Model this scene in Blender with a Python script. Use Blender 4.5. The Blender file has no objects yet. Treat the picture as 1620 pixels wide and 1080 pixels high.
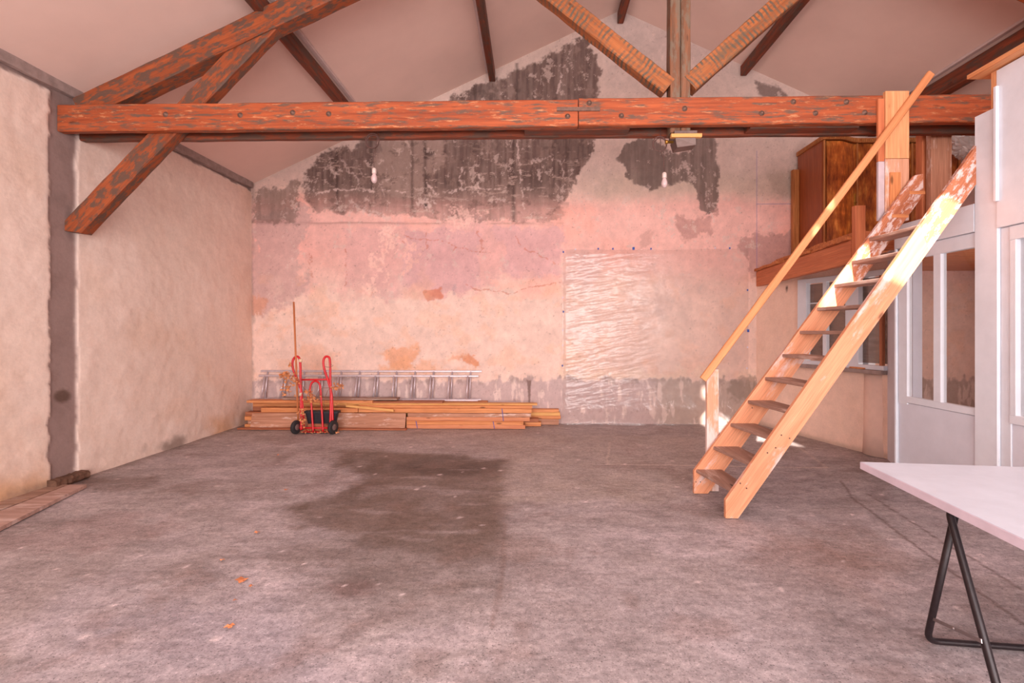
import bpy, math, random
import numpy as np
from mathutils import Vector, Matrix
random.seed(7)
S = bpy.context.scene
COL = S.collection

# ------------------------------------------------------------------ camera, world, lights, exposure
F = 765.0            # focal length in pixels of a 1620 px wide frame
CX, HY = 826.0, 522.0  # principal column, horizon row
TH = math.atan(16/765)
CAMZ = 1.4
cam = bpy.data.cameras.new('camera'); cam.sensor_width = 36.0; cam.lens = 36.0*F/1620
cam.shift_x = -(CX-810)/1620; cam.shift_y = -(540-HY)/1620
cam.clip_start = .05
co = bpy.data.objects.new('camera', cam); COL.objects.link(co)
co.location = (0, 0, CAMZ); co.rotation_euler = (math.pi/2, 0, TH)
S.camera = co
S.view_settings.view_transform = 'Standard'; S.view_settings.look = 'None'
S.view_settings.gamma = 1; S.view_settings.use_curve_mapping = False
S.view_settings.exposure = -0.38

w = bpy.data.worlds.new('world'); S.world = w; w.use_nodes = True
w.node_tree.nodes['Background'].inputs[0].default_value = (.62, .72, 1, 1)
w.node_tree.nodes['Background'].inputs[1].default_value = 1.5

def area(name, loc, rot, sx, sy, power, col):
    l = bpy.data.lights.new(name, 'AREA'); l.shape = 'RECTANGLE'; l.size = sx; l.size_y = sy
    l.energy = power; l.color = col
    o = bpy.data.objects.new(name, l); COL.objects.link(o); o.location = loc; o.rotation_euler = rot
    return o
# added area lamp before the solid gable wall, standing in for daylight from behind
dl = area('added_daylight_rear', (0.6, -3.9, 1.9), (math.radians(90), 0, 0), 8.5, 3.2, 820, (1, .955, .95)); dl.data.spread = math.radians(150)
# added fill lamps below the right and left roof slopes, mainly for the floor
area('fill_roof_right', (3.4, -1.2, 4.95), (0, math.radians(24), 0), 1.6, 3.6, 110, (1, .97, 1))
area('fill_roof_left', (-1.6, -1.2, 4.7), (0, math.radians(-25), 0), 1.6, 3.6, 110, (1, .97, 1))
# added fill lamp inside the cabin under the loft, no window built there
area('fill_cabin', (6.6, 3.8, 1.45), (0, math.radians(90), 0), 1.1, 2.4, 110, (1, .88, .82))
# sun through the open roof hatch behind the camera
sun = bpy.data.lights.new('sun', 'SUN'); sun.energy = 24; sun.angle = math.radians(.6); sun.color = (1, .9, .82)
so = bpy.data.objects.new('sun', sun); COL.objects.link(so)
SUN_D = Vector((.035, 1, -.68)).normalized()
so.rotation_euler = SUN_D.to_track_quat('-Z', 'Y').to_euler()

# ------------------------------------------------------------------ geometry of the view (plain trigonometry on real planes)
RV = Vector((math.cos(TH), math.sin(TH), 0)); FV = Vector((-math.sin(TH), math.cos(TH), 0))
def ray(px, py): return FV + RV*((px-CX)/F) + Vector((0, 0, (HY-py)/F))
def onY(px, py, Y): d = ray(px, py); t = Y/d.y; return Vector((d.x*t, Y, CAMZ+d.z*t))
def onX(px, py, X): d = ray(px, py); t = X/d.x; return Vector((X, d.y*t, CAMZ+d.z*t))
def onZ(px, py, z): d = ray(px, py); t = (z-CAMZ)/d.z; return Vector((d.x*t, d.y*t, z))
def topx(X, Y, Z):   # arrays of world points on a wall -> stain chart coordinates
    zc = X*FV.x + Y*FV.y; xc = X*RV.x + Y*RV.y
    return CX + F*xc/zc, HY - F*(Z-CAMZ)/zc

YB = 7.29
XL = onY(397, 0, YB).x
XR = 6.9
YR = -4.0
eaveL = onY(397, 292, YB); apex = onY(981, 17, YB); rp = onY(1283, 152, YB)
SL_L = (apex.z-eaveL.z)/(apex.x-eaveL.x); SL_R = (apex.z-rp.z)/(rp.x-apex.x)
def ceil_z(x): return apex.z - SL_L*(apex.x-x) if x < apex.x else apex.z - SL_R*(x-apex.x)

# ------------------------------------------------------------------ numpy noise and masks
def _lat(seed): return np.random.RandomState(seed).rand(257, 257)
_L = {}
def vnoise(x, y, seed=0):
    if seed not in _L: _L[seed] = _lat(seed)
    g = _L[seed]
    xi = np.floor(x).astype(int); yi = np.floor(y).astype(int)
    fx = x-xi; fy = y-yi; fx = fx*fx*(3-2*fx); fy = fy*fy*(3-2*fy)
    a = xi % 256; b = yi % 256; a1 = (a+1) % 256; b1 = (b+1) % 256
    return (g[a, b]*(1-fx)+g[a1, b]*fx)*(1-fy)+(g[a, b1]*(1-fx)+g[a1, b1]*fx)*fy
def fbm(x, y, seed=0, o=5, gain=.55):
    s = 0; a = 1; t = 0
    for i in range(o):
        s = s + a*vnoise(x*2**i+i*17.3, y*2**i+i*9.1, seed+i); t += a; a *= gain
    return s/t*2-1
def ss(a, b, x): t = np.clip((x-a)/(b-a), 0, 1); return t*t*(3-2*t)
def sdpoly(x, y, poly):     # signed distance, positive inside
    d = np.full(x.shape, 1e9); ins = np.zeros(x.shape, bool); n = len(poly)
    for i in range(n):
        x0, y0 = poly[i]; x1, y1 = poly[(i+1) % n]
        ex, ey = x1-x0, y1-y0; wx, wy = x-x0, y-y0
        t = np.clip((wx*ex+wy*ey)/(ex*ex+ey*ey+1e-9), 0, 1)
        d = np.minimum(d, np.hypot(wx-ex*t, wy-ey*t))
        c = ((y0 <= y) & (y1 > y)) | ((y1 <= y) & (y0 > y))
        xc = x0 + (y-y0)/(y1-y0 if y1 != y0 else 1e-9)*ex
        ins ^= c & (x < xc)
    return np.where(ins, d, -d)
def dline(x, y, pts):
    d = np.full(x.shape, 1e9)
    for (x0, y0), (x1, y1) in zip(pts, pts[1:]):
        ex, ey = x1-x0, y1-y0
        t = np.clip(((x-x0)*ex+(y-y0)*ey)/(ex*ex+ey*ey+1e-9), 0, 1)
        d = np.minimum(d, np.hypot(x-x0-ex*t, y-y0-ey*t))
    return d
def lin(c):
    c = np.array(c, float)/255
    return np.where(c <= .04045, c/12.92, ((c+.055)/1.055)**2.4)
def L4(c): return tuple(lin(c))+(1,)
def mixc(col, m, c): return col*(1-m[..., None]) + lin(c)*m[..., None]

# ------------------------------------------------------------------ materials
MATS = {}
class NT:
    def __init__(s, name):
        s.m = bpy.data.materials.new(name); s.m.use_nodes = True; s.t = s.m.node_tree
        s.b = s.t.nodes['Principled BSDF']; s.out = s.t.nodes['Material Output']; MATS[name] = s.m
    def n(s, k, **kw):
        nd = s.t.nodes.new('ShaderNode'+k)
        for a, v in kw.items(): setattr(nd, a, v)
        return nd
    def l(s, a, b): s.t.links.new(a, b)
    def attr(s, name): return s.n('Attribute', attribute_name=name)
    def noise(s, vec, scale, detail=4, rough=.55, mp=None):
        if mp:
            m = s.n('Mapping'); m.inputs['Scale'].default_value = mp; s.l(vec, m.inputs[0]); vec = m.outputs[0]
        nd = s.n('TexNoise'); nd.inputs['Scale'].default_value = scale; nd.inputs['Detail'].default_value = detail
        nd.inputs['Roughness'].default_value = rough; s.l(vec, nd.inputs['Vector']); return nd.outputs[0]
    def ramp(s, v, stops):
        r = s.n('ValToRGB'); e = r.color_ramp.elements
        while len(e) < len(stops): e.new(.5)
        for i, (p, c) in enumerate(stops):
            e[i].position = p; e[i].color = (c, c, c, 1) if isinstance(c, (int, float)) else (c if len(c) == 4 else L4(c))
        s.l(v, r.inputs[0]); return r.outputs[0]
    def mix(s, f, a, b, mode='MIX'):
        m = s.n('Mix', data_type='RGBA', blend_type=mode)
        for v, i in ((f, 0), (a, 6), (b, 7)):
            if hasattr(v, 'links') or hasattr(v, 'is_linked'): s.l(v, m.inputs[i])
            elif i == 0: m.inputs[0].default_value = v
            else: m.inputs[i].default_value = v if len(v) == 4 else L4(v)
        return m.outputs[2]
    def bump(s, h, st=.3, dist=.01, prev=None):
        b = s.n('Bump'); b.inputs['Strength'].default_value = st; b.inputs['Distance'].default_value = dist
        s.l(h, b.inputs['Height'])
        if prev: s.l(prev, b.inputs['Normal'])
        return b.outputs[0]
    def fin(s, col, rough=.6, normal=None, metal=0, spec=.4):
        if hasattr(col, 'is_linked'): s.l(col, s.b.inputs['Base Color'])
        else: s.b.inputs['Base Color'].default_value = col if len(col) == 4 else L4(col)
        if hasattr(rough, 'is_linked'): s.l(rough, s.b.inputs['Roughness'])
        else: s.b.inputs['Roughness'].default_value = rough
        if normal: s.l(normal, s.b.inputs['Normal'])
        s.b.inputs['Metallic'].default_value = metal; s.b.inputs['Specular IOR Level'].default_value = spec
        return s.m

def plaster_mat(name, bumpst=.5, scale=1.0, rough=.85, spec=.2, speck=None):
    t = NT(name); a = t.attr('Col'); p = t.n('TexCoord').outputs['Object']
    n1 = t.noise(p, 7*scale, 8, .65); n2 = t.noise(p, 60*scale, 4, .6)
    c = t.mix(1, a.outputs['Color'], t.ramp(n1, [(.3, .93), (.7, 1.05)]), 'MULTIPLY')
    c = t.mix(1, c, t.ramp(n2, [(.3, .95), (.7, 1.04)]), 'MULTIPLY')
    if speck:
        n3 = t.noise(p, speck, 2, .5)
        c = t.mix(1, c, t.ramp(n3, [(.3, .5), (.42, 1.0), (.66, 1.0), (.74, 1.25)]), 'MULTIPLY')
    nb = t.bump(n1, bumpst, .02); nb = t.bump(n2, bumpst*.5, .003, nb)
    return t.fin(c, rough, nb, 0, spec)
M_wallback = plaster_mat('stained_plaster', .18, 1.3)
M_wallleft = plaster_mat('rough_lime_plaster', .4, .6)
M_wallplain = plaster_mat('plain_plaster', .3, .9)
def floor_mat():
    t = NT('worn_concrete'); a = t.attr('Col'); p = t.n('TexCoord').outputs['Object']
    n1 = t.noise(p, 3, 9, .7); n2 = t.noise(p, 35, 6, .7); n3 = t.noise(p, 130, 2, .5); n4 = t.noise(p, 9, 6, .75, (1, 2.2, 1))
    c = t.mix(1, a.outputs['Color'], t.ramp(n1, [(.3, .82), (.7, 1.14)]), 'MULTIPLY')
    c = t.mix(1, c, t.ramp(n4, [(.34, .76), (.5, 1.02), (.66, 1.18)]), 'MULTIPLY')
    c = t.mix(1, c, t.ramp(n2, [(.32, .76), (.68, 1.2)]), 'MULTIPLY')
    c = t.mix(1, c, t.ramp(n3, [(.28, .35), (.40, 1.0), (.62, 1.0), (.72, 1.5)]), 'MULTIPLY')
    nb = t.bump(n4, .25, .01); nb = t.bump(n2, .2, .004, nb)
    r = t.ramp(n1, [(.3, .5), (.7, .72)])
    return t.fin(c, r, nb, 0, .35)
M_floor = floor_mat()

def wood(name, light, dark, grain=1.0, wear=None, wear_amt=.5, wear_scale=(2, 9, 9), rough=.6, cross=0, knots=True, spec=.3, contrast=1.0):
    """grain runs along lc.x ; lc.y width ; lc.z thickness"""
    t = NT(name); v = t.attr('lc').outputs['Vector']
    g = t.noise(v, 1, 7, .6, (1.2*grain, 26*grain, 26*grain)); g2 = t.noise(v, 1, 3, .5, (6*grain, 160*grain, 160*grain))
    c = t.mix(t.ramp(g, [(.5-.2*contrast, 0.0), (.5+.2*contrast, 1.0)]), dark, light)
    c = t.mix(1, c, t.ramp(g2, [(.3, .82), (.7, 1.1)]), 'MULTIPLY')
    if knots:
        vo = t.n('TexVoronoi'); mp = t.n('Mapping'); mp.inputs['Scale'].default_value = (2.2, 7, 7)
        t.l(v, mp.inputs[0]); t.l(mp.outputs[0], vo.inputs['Vector']); vo.inputs['Scale'].default_value = 1
        c = t.mix(t.ramp(vo.outputs['Distance'], [(.05, .75), (.11, 0.0)]), c, tuple(int(x*.45) for x in dark))
    h = g
    if wear:
        for k, (wc, amt) in enumerate(wear if isinstance(wear[0], tuple) and isinstance(wear[0][0], tuple) else [(wear, wear_amt)]):
            wn = t.noise(v, 1+k*.37, 8, .68, wear_scale)
            c = t.mix(t.ramp(wn, [(.62-.3*amt, 0.0), (.66-.3*amt+.05, .9)]), c, wc)
    if cross:
        wn = t.n('TexWave'); wn.wave_type = 'BANDS'; wn.bands_direction = 'X'; wn.inputs['Scale'].default_value = 7
        wn.inputs['Distortion'].default_value = 4; wn.inputs['Detail'].default_value = 3; t.l(v, wn.inputs[0])
        nn = t.noise(v, 1, 5, .6, (5, 9, 9))
        mm = t.mix(1, t.ramp(wn.outputs['Fac'], [(.45, 0.0), (.7, 1.0)]), t.ramp(nn, [(.4, 0.0), (.56, 1.0)]), 'MULTIPLY')
        c = t.mix(mm, c, (98, 84, 70))
    nb = t.bump(h, .35, .004)
    return t.fin(c, rough, nb, 0, spec)
M_beam = wood('stained_beam', (190, 96, 54), (128, 56, 32), 1, (((98, 78, 66), .38), ((196, 132, 92), .16)), wear_scale=(5, 30, 30), contrast=1.3)
M_beamworn = wood('worn_beam', (172, 88, 48), (118, 56, 32), 1, (((88, 70, 60), .52),), wear_scale=(9, 22, 22), contrast=1.3)
M_beamdark = wood('dark_beam', (150, 74, 48), (86, 44, 30), 1, (((88, 66, 56), .5),), wear_scale=(4, 12, 12))
M_strut = wood('sawn_strut', (184, 110, 64), (138, 78, 44), 1, (((120, 90, 66), .3),), cross=1, wear_scale=(5, 12, 12))
M_king = wood('grey_king_post', (150, 98, 70), (96, 70, 54), 1, (((120, 104, 88), .5),), wear_scale=(4, 14, 14))
M_pine = wood('bare_pine', (238, 176, 128), (214, 138, 88), .9, contrast=1.2)
M_stair = wood('stair_pine', (234, 166, 128), (212, 136, 98), .8, (((224, 194, 188), .24),), wear_scale=(2, 7, 7), contrast=1.2)
M_stairpaint = wood('paint_splashed_pine', (212, 136, 100), (176, 102, 70), .8, (((232, 212, 208), .42),), wear_scale=(10, 22, 22))
M_tread = wood('dusty_tread', (178, 140, 124), (140, 104, 90), 1, (((196, 166, 154), .3),), contrast=1.2)
M_rail = wood('rail_pine', (228, 156, 106), (198, 120, 74), .8, contrast=1.1)
M_postwash = wood('washed_post', (226, 170, 140), (204, 140, 106), .8, (((228, 204, 198), .5),), wear_scale=(2, 10, 10))
M_plankO = wood('orange_plank', (232, 158, 104), (198, 118, 70), 1)
M_plankP = wood('rosy_plank', (226, 152, 110), (196, 118, 82), 1)
M_plankW = wood('weathered_plank', (206, 150, 122), (166, 112, 86), 1, (((222, 190, 176), .22),), wear_scale=(3, 12, 12))
M_plankG = wood('grey_plank', (176, 142, 124), (136, 104, 90), 1, (((190, 168, 158), .3),), wear_scale=(2, 9, 9))
M_plankB = wood('brown_plank', (186, 116, 82), (144, 82, 56), 1)
M_plankY = wood('yellow_plank', (238, 182, 114), (214, 150, 86), 1)
M_loftbeam = wood('loft_beam_wood', (220, 136, 92), (186, 100, 64), .8, contrast=1.1)
M_loftboard = wood('loft_board_wood', (222, 138, 82), (150, 78, 44), 1.3, contrast=1.4)
M_plankF = wood('dusty_floor_plank', (196, 162, 150), (160, 126, 114), 1, (((206, 180, 172), .3),), wear_scale=(2, 9, 9))
M_stick = wood('broom_stick', (214, 132, 84), (184, 104, 62), 1, knots=False)
M_wardside = wood('mahogany_veneer', (172, 88, 46), (134, 62, 30), 1.2, knots=False, rough=.32, spec=.5)
M_wardtrim = wood('carved_trim', (206, 136, 80), (150, 86, 44), 2, knots=False, rough=.4)

def burl():
    t = NT('burl_veneer'); v = t.attr('lc').outputs['Vector']
    sp = t.n('SeparateXYZ'); t.l(v, sp.inputs[0]); ab = t.n('Math', operation='ABSOLUTE'); t.l(sp.outputs['Y'], ab.inputs[0])
    cb = t.n('CombineXYZ'); t.l(sp.outputs['X'], cb.inputs[0]); t.l(ab.outputs[0], cb.inputs[1])
    n = t.noise(cb.outputs[0], 1, 6, .6, (4.5, 13, 1)); n2 = t.noise(cb.outputs[0], 1, 3, .5, (9, 40, 1))
    c = t.ramp(n, [(.32, (120, 52, 20)), (.45, (168, 84, 34)), (.55, (196, 106, 44)), (.68, (232, 150, 70))])
    e = t.ramp(ab.outputs[0], [(.02, 1.2), (.12, 1.0), (.26, .72)])
    c = t.mix(1, c, e, 'MULTIPLY'); c = t.mix(1, c, t.ramp(n2, [(.3, .75), (.7, 1.15)]), 'MULTIPLY')
    return t.fin(c, .3, None, 0, .5)
M_burl = burl()

def simple(name, col, rough=.5, metal=0, var=.12, scale=12, spec=.4, bump=.0):
    t = NT(name); p = t.n('TexCoord').outputs['Object']; n = t.noise(p, scale, 5, .6)
    c = t.mix(1, col, t.ramp(n, [(.3, 1-var), (.7, 1+var)]), 'MULTIPLY')
    nb = t.bump(n, bump, .01) if bump else None
    return t.fin(c, rough, nb, metal, spec)
M_white = simple('white_paint', (222, 224, 232), .42, 0, .05, 6, .4, .08)
M_white2 = simple('white_panel_paint', (216, 216, 226), .5, 0, .06, 4, .4, .1)
M_ceil = simple('ceiling_board', (232, 202, 190), .8, 0, .05, 1.2, .2, .05)
M_trimw = simple('ceiling_trim', (206, 184, 180), .7, 0, .08, 8)
M_iron = simple('grey_iron', (120, 92, 80), .6, .5, .25, 30)
M_black = simple('black_tube', (42, 32, 34), .38, .3, .25, 40)
M_steel = simple('stay_steel', (150, 140, 140), .4, .8)
M_red = simple('red_enamel', (206, 26, 36), .35, 0, .12, 25, .5)
M_rubber = simple('black_rubber', (46, 42, 44), .7)
M_hub = simple('wheel_hub_grey', (128, 104, 100), .5, .3)
M_alu = simple('aluminium', (206, 190, 194), .4, .45, .1, 20)
M_planter = simple('planter_black', (40, 36, 42), .5)
M_soil = simple('dry_soil', (84, 58, 46), .95, 0, .4, 40, .1, .6)
M_leaf = simple('dried_leaf', (216, 142, 92), .7, 0, .3, 30)
M_leaf2 = simple('fallen_leaf', (206, 128, 84), .7, 0, .3, 30)
M_twig = simple('dry_twig', (150, 96, 70), .8)
M_tape = simple('beige_tape', (222, 190, 160), .6)
M_blue = simple('blue_tape', (58, 88, 170), .5, 0, .1)
M_wtape = simple('pale_tape', (214, 206, 226), .5, 0, .1)
M_socket = simple('socket_white', (206, 184, 176), .4)
M_bulb = simple('frosted_bulb', (196, 168, 166), .25, 0, .02)
M_cord = simple('brown_cord', (92, 62, 56), .6)
M_box = simple('grey_metal_box', (112, 92, 86), .45, .5, .2, 18)
M_brass = simple('brass', (176, 130, 60), .35, .8)
M_lilac = simple('thin_lilac_paint', (196, 176, 180), .6, 0, .1, 10, .3, .1)
M_tabletop = simple('table_white', (208, 212, 224), .38, 0, .05, 9, .4, .05)
M_tableedge = simple('table_edge', (214, 198, 210), .55, 0, .08, 9)
M_cement = simple('cement', (158, 138, 132), .9, 0, .2, 14, .2, .5)
M_stone = simple('brown_sill', (104, 76, 62), .85, 0, .4, 18, .2, .8)

def glass_mat(name, tint=(.92, .92, .92), gl=.9):
    t = NT(name); t.t.nodes.remove(t.b)
    tr = t.n('BsdfTransparent'); tr.inputs[0].default_value = tint+(1,)
    g = t.n('BsdfGlossy'); g.inputs['Roughness'].default_value = .03; g.inputs[0].default_value = (gl, gl, gl, 1)
    f = t.n('Fresnel'); f.inputs[0].default_value = 1.55
    ge = t.n('NewGeometry'); iv = t.n('Math', operation='SUBTRACT'); iv.inputs[0].default_value = 1; t.l(ge.outputs['Backfacing'], iv.inputs[1])
    mu = t.n('Math', operation='MULTIPLY'); t.l(f.outputs[0], mu.inputs[0]); t.l(iv.outputs[0], mu.inputs[1])
    m = t.n('MixShader'); t.l(mu.outputs[0], m.inputs[0]); t.l(tr.outputs[0], m.inputs[1]); t.l(g.outputs[0], m.inputs[2])
    t.l(m.outputs[0], t.out.inputs[0]); return t.m
M_glass = glass_mat('window_glass')
def dusty_glass():
    t = NT('dusty_glass'); t.t.nodes.remove(t.b)
    tr = t.n('BsdfTransparent'); tr.inputs[0].default_value = (.8, .76, .74, 1)
    d = t.n('BsdfDiffuse'); d.inputs[0].default_value = L4((120, 96, 86))
    p = t.n('TexCoord').outputs['Object']; n = t.noise(p, 6, 5, .6, (1, 1, 4))
    m = t.n('MixShader'); t.l(t.ramp(n, [(.3, .45), (.7, .7)]), m.inputs[0]); t.l(tr.outputs[0], m.inputs[1]); t.l(d.outputs[0], m.inputs[2])
    g = t.n('BsdfGlossy'); g.inputs['Roughness'].default_value = .1
    m2 = t.n('MixShader'); m2.inputs[0].default_value = .08; t.l(m.outputs[0], m2.inputs[1]); t.l(g.outputs[0], m2.inputs[2])
    t.l(m2.outputs[0], t.out.inputs[0]); return t.m
M_dglass = dusty_glass()
def plastic_mat(name, dif=.08, gl=.055, rough=.26):
    t = NT(name); t.t.nodes.remove(t.b)
    tr = t.n('BsdfTransparent'); tr.inputs[0].default_value = (.97, .95, .94, 1)
    d = t.n('BsdfDiffuse'); d.inputs[0].default_value = (.86, .82, .8, 1)
    g = t.n('BsdfGlossy'); g.inputs['Roughness'].default_value = rough
    m = t.n('MixShader'); m.inputs[0].default_value = dif; t.l(tr.outputs[0], m.inputs[1]); t.l(d.outputs[0], m.inputs[2])
    m2 = t.n('MixShader'); m2.inputs[0].default_value = gl; t.l(m.outputs[0], m2.inputs[1]); t.l(g.outputs[0], m2.inputs[2])
    t.l(m2.outputs[0], t.out.inputs[0]); return t.m
M_sheet = plastic_mat('clear_plastic_sheet')
M_bag = plastic_mat('crumpled_plastic', .45, .2, .25)

# ------------------------------------------------------------------ mesh builder
class MB:
    def __init__(s): s.v = []; s.f = []; s.c = []; s.sm = []
    def add(s, vs, fs, lcs=None, smooth=False):
        o = len(s.v); s.v += [Vector(v) for v in vs]
        s.c += [tuple(l) for l in lcs] if lcs else [tuple(v) for v in vs]
        s.f += [tuple(i+o for i in f) for f in fs]; s.sm += [smooth]*len(fs)
    def board(s, p0, p1, w, t, up=(0, 0, 1), ch=.004, seg=1, jit=0, lcoff=None, ends=(0, 0)):
        """box from p0 to p1; w measured along 'up' (made square to the axis), t along the third axis"""
        p0 = Vector(p0); p1 = Vector(p1); a = (p1-p0); Ln = a.length; a.normalize()
        u = Vector(up); u = (u-a*u.dot(a)).normalized(); n = a.cross(u)
        r = lcoff or (random.uniform(0, 50), random.uniform(0, 50), random.uniform(0, 50))
        hw, ht = w/2, t/2; c = min(ch, hw*.5, ht*.5)
        cs = [(-hw+c, -ht), (hw-c, -ht), (hw, -ht+c), (hw, ht-c), (hw-c, ht), (-hw+c, ht), (-hw, ht-c), (-hw, -ht+c)]
        vs = []; lc = []
        for i in range(seg+1):
            q = i/seg; jx = random.uniform(-jit, jit); jy = random.uniform(-jit, jit)
            for (y, z) in cs:
                sh = (ends[0] if i == 0 else 0)+(ends[1] if i == seg else 0)
                e = y/hw*sh
                jj = random.uniform(-jit, jit)*.6
                vs.append(p0+a*(Ln*q+e)+u*(y+jx*.5+jj)+n*(z+jy*.5)); lc.append((r[0]+Ln*q+e, r[1]+y, r[2]+z))
        fs = []
        for i in range(seg):
            for k in range(8):
                k2 = (k+1) % 8; fs.append((i*8+k, i*8+k2, (i+1)*8+k2, (i+1)*8+k))
        fs.append(tuple(range(8))[::-1]); fs.append(tuple(seg*8+k for k in range(8)))
        # orientation: make sure outward
        s.add(vs, [f[::-1] for f in fs], lc)
        return s
    def box(s, lo, hi, ch=.003):
        lo = Vector(lo); hi = Vector(hi); d = hi-lo
        ax = max(range(3), key=lambda i: d[i]); c = (lo+hi)/2
        p0 = c.copy(); p1 = c.copy(); p0[ax] = lo[ax]; p1[ax] = hi[ax]
        o = [i for i in range(3) if i != ax]; up = Vector((0, 0, 0)); up[o[1]] = 1
        return s.board(p0, p1, d[o[1]], d[o[0]], up, ch)
    def prism(s, poly, ext, axis=None, ch=0):
        poly = [Vector(p) for p in poly]; ext = Vector(ext); n = len(poly)
        a = Vector(axis).normalized() if axis else (poly[1]-poly[0]).normalized()
        e = ext.normalized(); u = e.cross(a).normalized(); a = u.cross(e)
        r = [random.uniform(0, 50) for _ in range(3)]; o = poly[0]
        vs = poly+[p+ext for p in poly]
        lc = [(r[0]+(v-o).dot(a), r[1]+(v-o).dot(u), r[2]+(v-o).dot(e)) for v in vs]
        fs = [tuple(range(n)), tuple(range(2*n-1, n-1, -1))]
        for k in range(n): k2 = (k+1) % n; fs.append((k2, k, n+k, n+k2))
        s.add(vs, fs, lc); return s
    def tube(s, pts, r, n=10, closed=False, caps=True):
        pts = [Vector(p) for p in pts]; m = len(pts)
        rs = r if isinstance(r, (list, tuple)) else [r]*m
        vs = []; prev = None; lc = []; dd = 0
        for i, p in enumerate(pts):
            if closed: t = pts[(i+1) % m]-pts[i-1]
            else: t = pts[min(i+1, m-1)]-pts[max(i-1, 0)]
            t.normalize()
            if prev is None: prev = t.orthogonal().normalized()
            u = (prev-t*prev.dot(t)).normalized(); prev = u; v = t.cross(u)
            if i: dd += (p-pts[i-1]).length
            for k in range(n):
                an = 2*math.pi*k/n; q = u*math.cos(an)*rs[i]+v*math.sin(an)*rs[i]
                vs.append(p+q); lc.append((dd, math.cos(an)*rs[i], math.sin(an)*rs[i]))
        fs = []
        for i in range(m if closed else m-1):
            j = (i+1) % m
            for k in range(n): k2 = (k+1) % n; fs.append((i*n+k, i*n+k2, j*n+k2, j*n+k))
        if caps and not closed: fs.append(tuple(range(n))[::-1]); fs.append(tuple((m-1)*n+k for k in range(n)))
        s.add(vs, fs, lc, True); return s
    def lathe(s, base, prof, axis=(0, 0, 1), n=20):
        base = Vector(base); a = Vector(axis).normalized(); u = a.orthogonal().normalized(); v = a.cross(u)
        vs = []; fs = []
        for (r, h) in prof:
            for k in range(n):
                an = 2*math.pi*k/n; vs.append(base+a*h+(u*math.cos(an)+v*math.sin(an))*max(r, 1e-4))
        for i in range(len(prof)-1):
            for k in range(n): k2 = (k+1) % n; fs.append((i*n+k, i*n+k2, (i+1)*n+k2, (i+1)*n+k))
        fs.append(tuple(range(n))[::-1]); fs.append(tuple((len(prof)-1)*n+k for k in range(n)))
        s.add(vs, fs, None, True); return s
    def quad(s, a, b, c, d): s.add([a, b, c, d], [(0, 1, 2, 3)]); return s
    def build(s, name, mat, parent=None, label=None, cat=None, group=None, kind=None):
        if parent is None:
            xs = [v.x for v in s.v]; ys = [v.y for v in s.v]; zs = [v.z for v in s.v]
            org = Vector(((min(xs)+max(xs))/2, (min(ys)+max(ys))/2, min(zs)))
            if kind == 'structure': org = Vector((0, 0, 0))
        else:
            org = Vector(parent['_o'])
        me = bpy.data.meshes.new(name)
        me.from_pydata([v-org for v in s.v], [], s.f)
        a = me.attributes.new('lc', 'FLOAT_VECTOR', 'POINT')
        a.data.foreach_set('vector', [x for c in s.c for x in c])
        me.polygons.foreach_set('use_smooth', s.sm)
        for m in (mat if isinstance(mat, list) else [mat]): me.materials.append(m)
        me.validate(); me.update()
        o = bpy.data.objects.new(name, me); COL.objects.link(o)
        o['_o'] = tuple(org)
        if parent is None: o.location = org
        else: o.parent = parent
        tag(o, label, cat, group, kind); return o
def tag(o, label=None, cat=None, group=None, kind=None):
    if label: o['label'] = label
    if cat: o['category'] = cat
    if group: o['group'] = group
    if kind: o['kind'] = kind
def thing(name, loc, label, cat, group=None):
    o = bpy.data.objects.new(name, None); COL.objects.link(o); o.location = loc; o['_o'] = tuple(loc)
    o.empty_display_size = .1; tag(o, label, cat, group); return o
def copy_thing(root, delta, label):
    c = root.copy(); COL.objects.link(c); c.location = root.location+Vector(delta); c['label'] = label
    c['_o'] = tuple(c.location)
    for ch in [x for x in bpy.data.objects if x.parent == root]:
        k = ch.copy(); COL.objects.link(k); k.parent = c
    return c

def gridmesh(name, P, color, mat, kind='structure', flip=False):
    """P: (n,m,3) array of points; color (n,m,3) linear"""
    n, m, _ = P.shape
    idx = np.arange(n*m).reshape(n, m)
    q = np.stack([idx[:-1, :-1], idx[1:, :-1], idx[1:, 1:], idx[:-1, 1:]], -1).reshape(-1, 4)
    if flip: q = q[:, ::-1]
    me = bpy.data.meshes.new(name)
    me.vertices.add(n*m); me.vertices.foreach_set('co', P.reshape(-1).astype(np.float32))
    me.loops.add(q.size); me.loops.foreach_set('vertex_index', q.reshape(-1).astype(np.int32))
    me.polygons.add(len(q)); me.polygons.foreach_set('loop_start', np.arange(0, q.size, 4, dtype=np.int32))
    me.polygons.foreach_set('loop_total', np.full(len(q), 4, dtype=np.int32))
    me.update(calc_edges=True)
    if color is not None:
        a = me.color_attributes.new('Col', 'FLOAT_COLOR', 'POINT')
        cc = np.ones((n*m, 4), np.float32); cc[:, :3] = np.clip(color.reshape(-1, 3), 0, 1)
        a.data.foreach_set('color', cc.reshape(-1))
    me.polygons.foreach_set('use_smooth', np.ones(len(q), bool))
    me.materials.append(mat)
    o = bpy.data.objects.new(name, me); COL.objects.link(o)
    if kind: o['kind'] = kind
    return o

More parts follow.
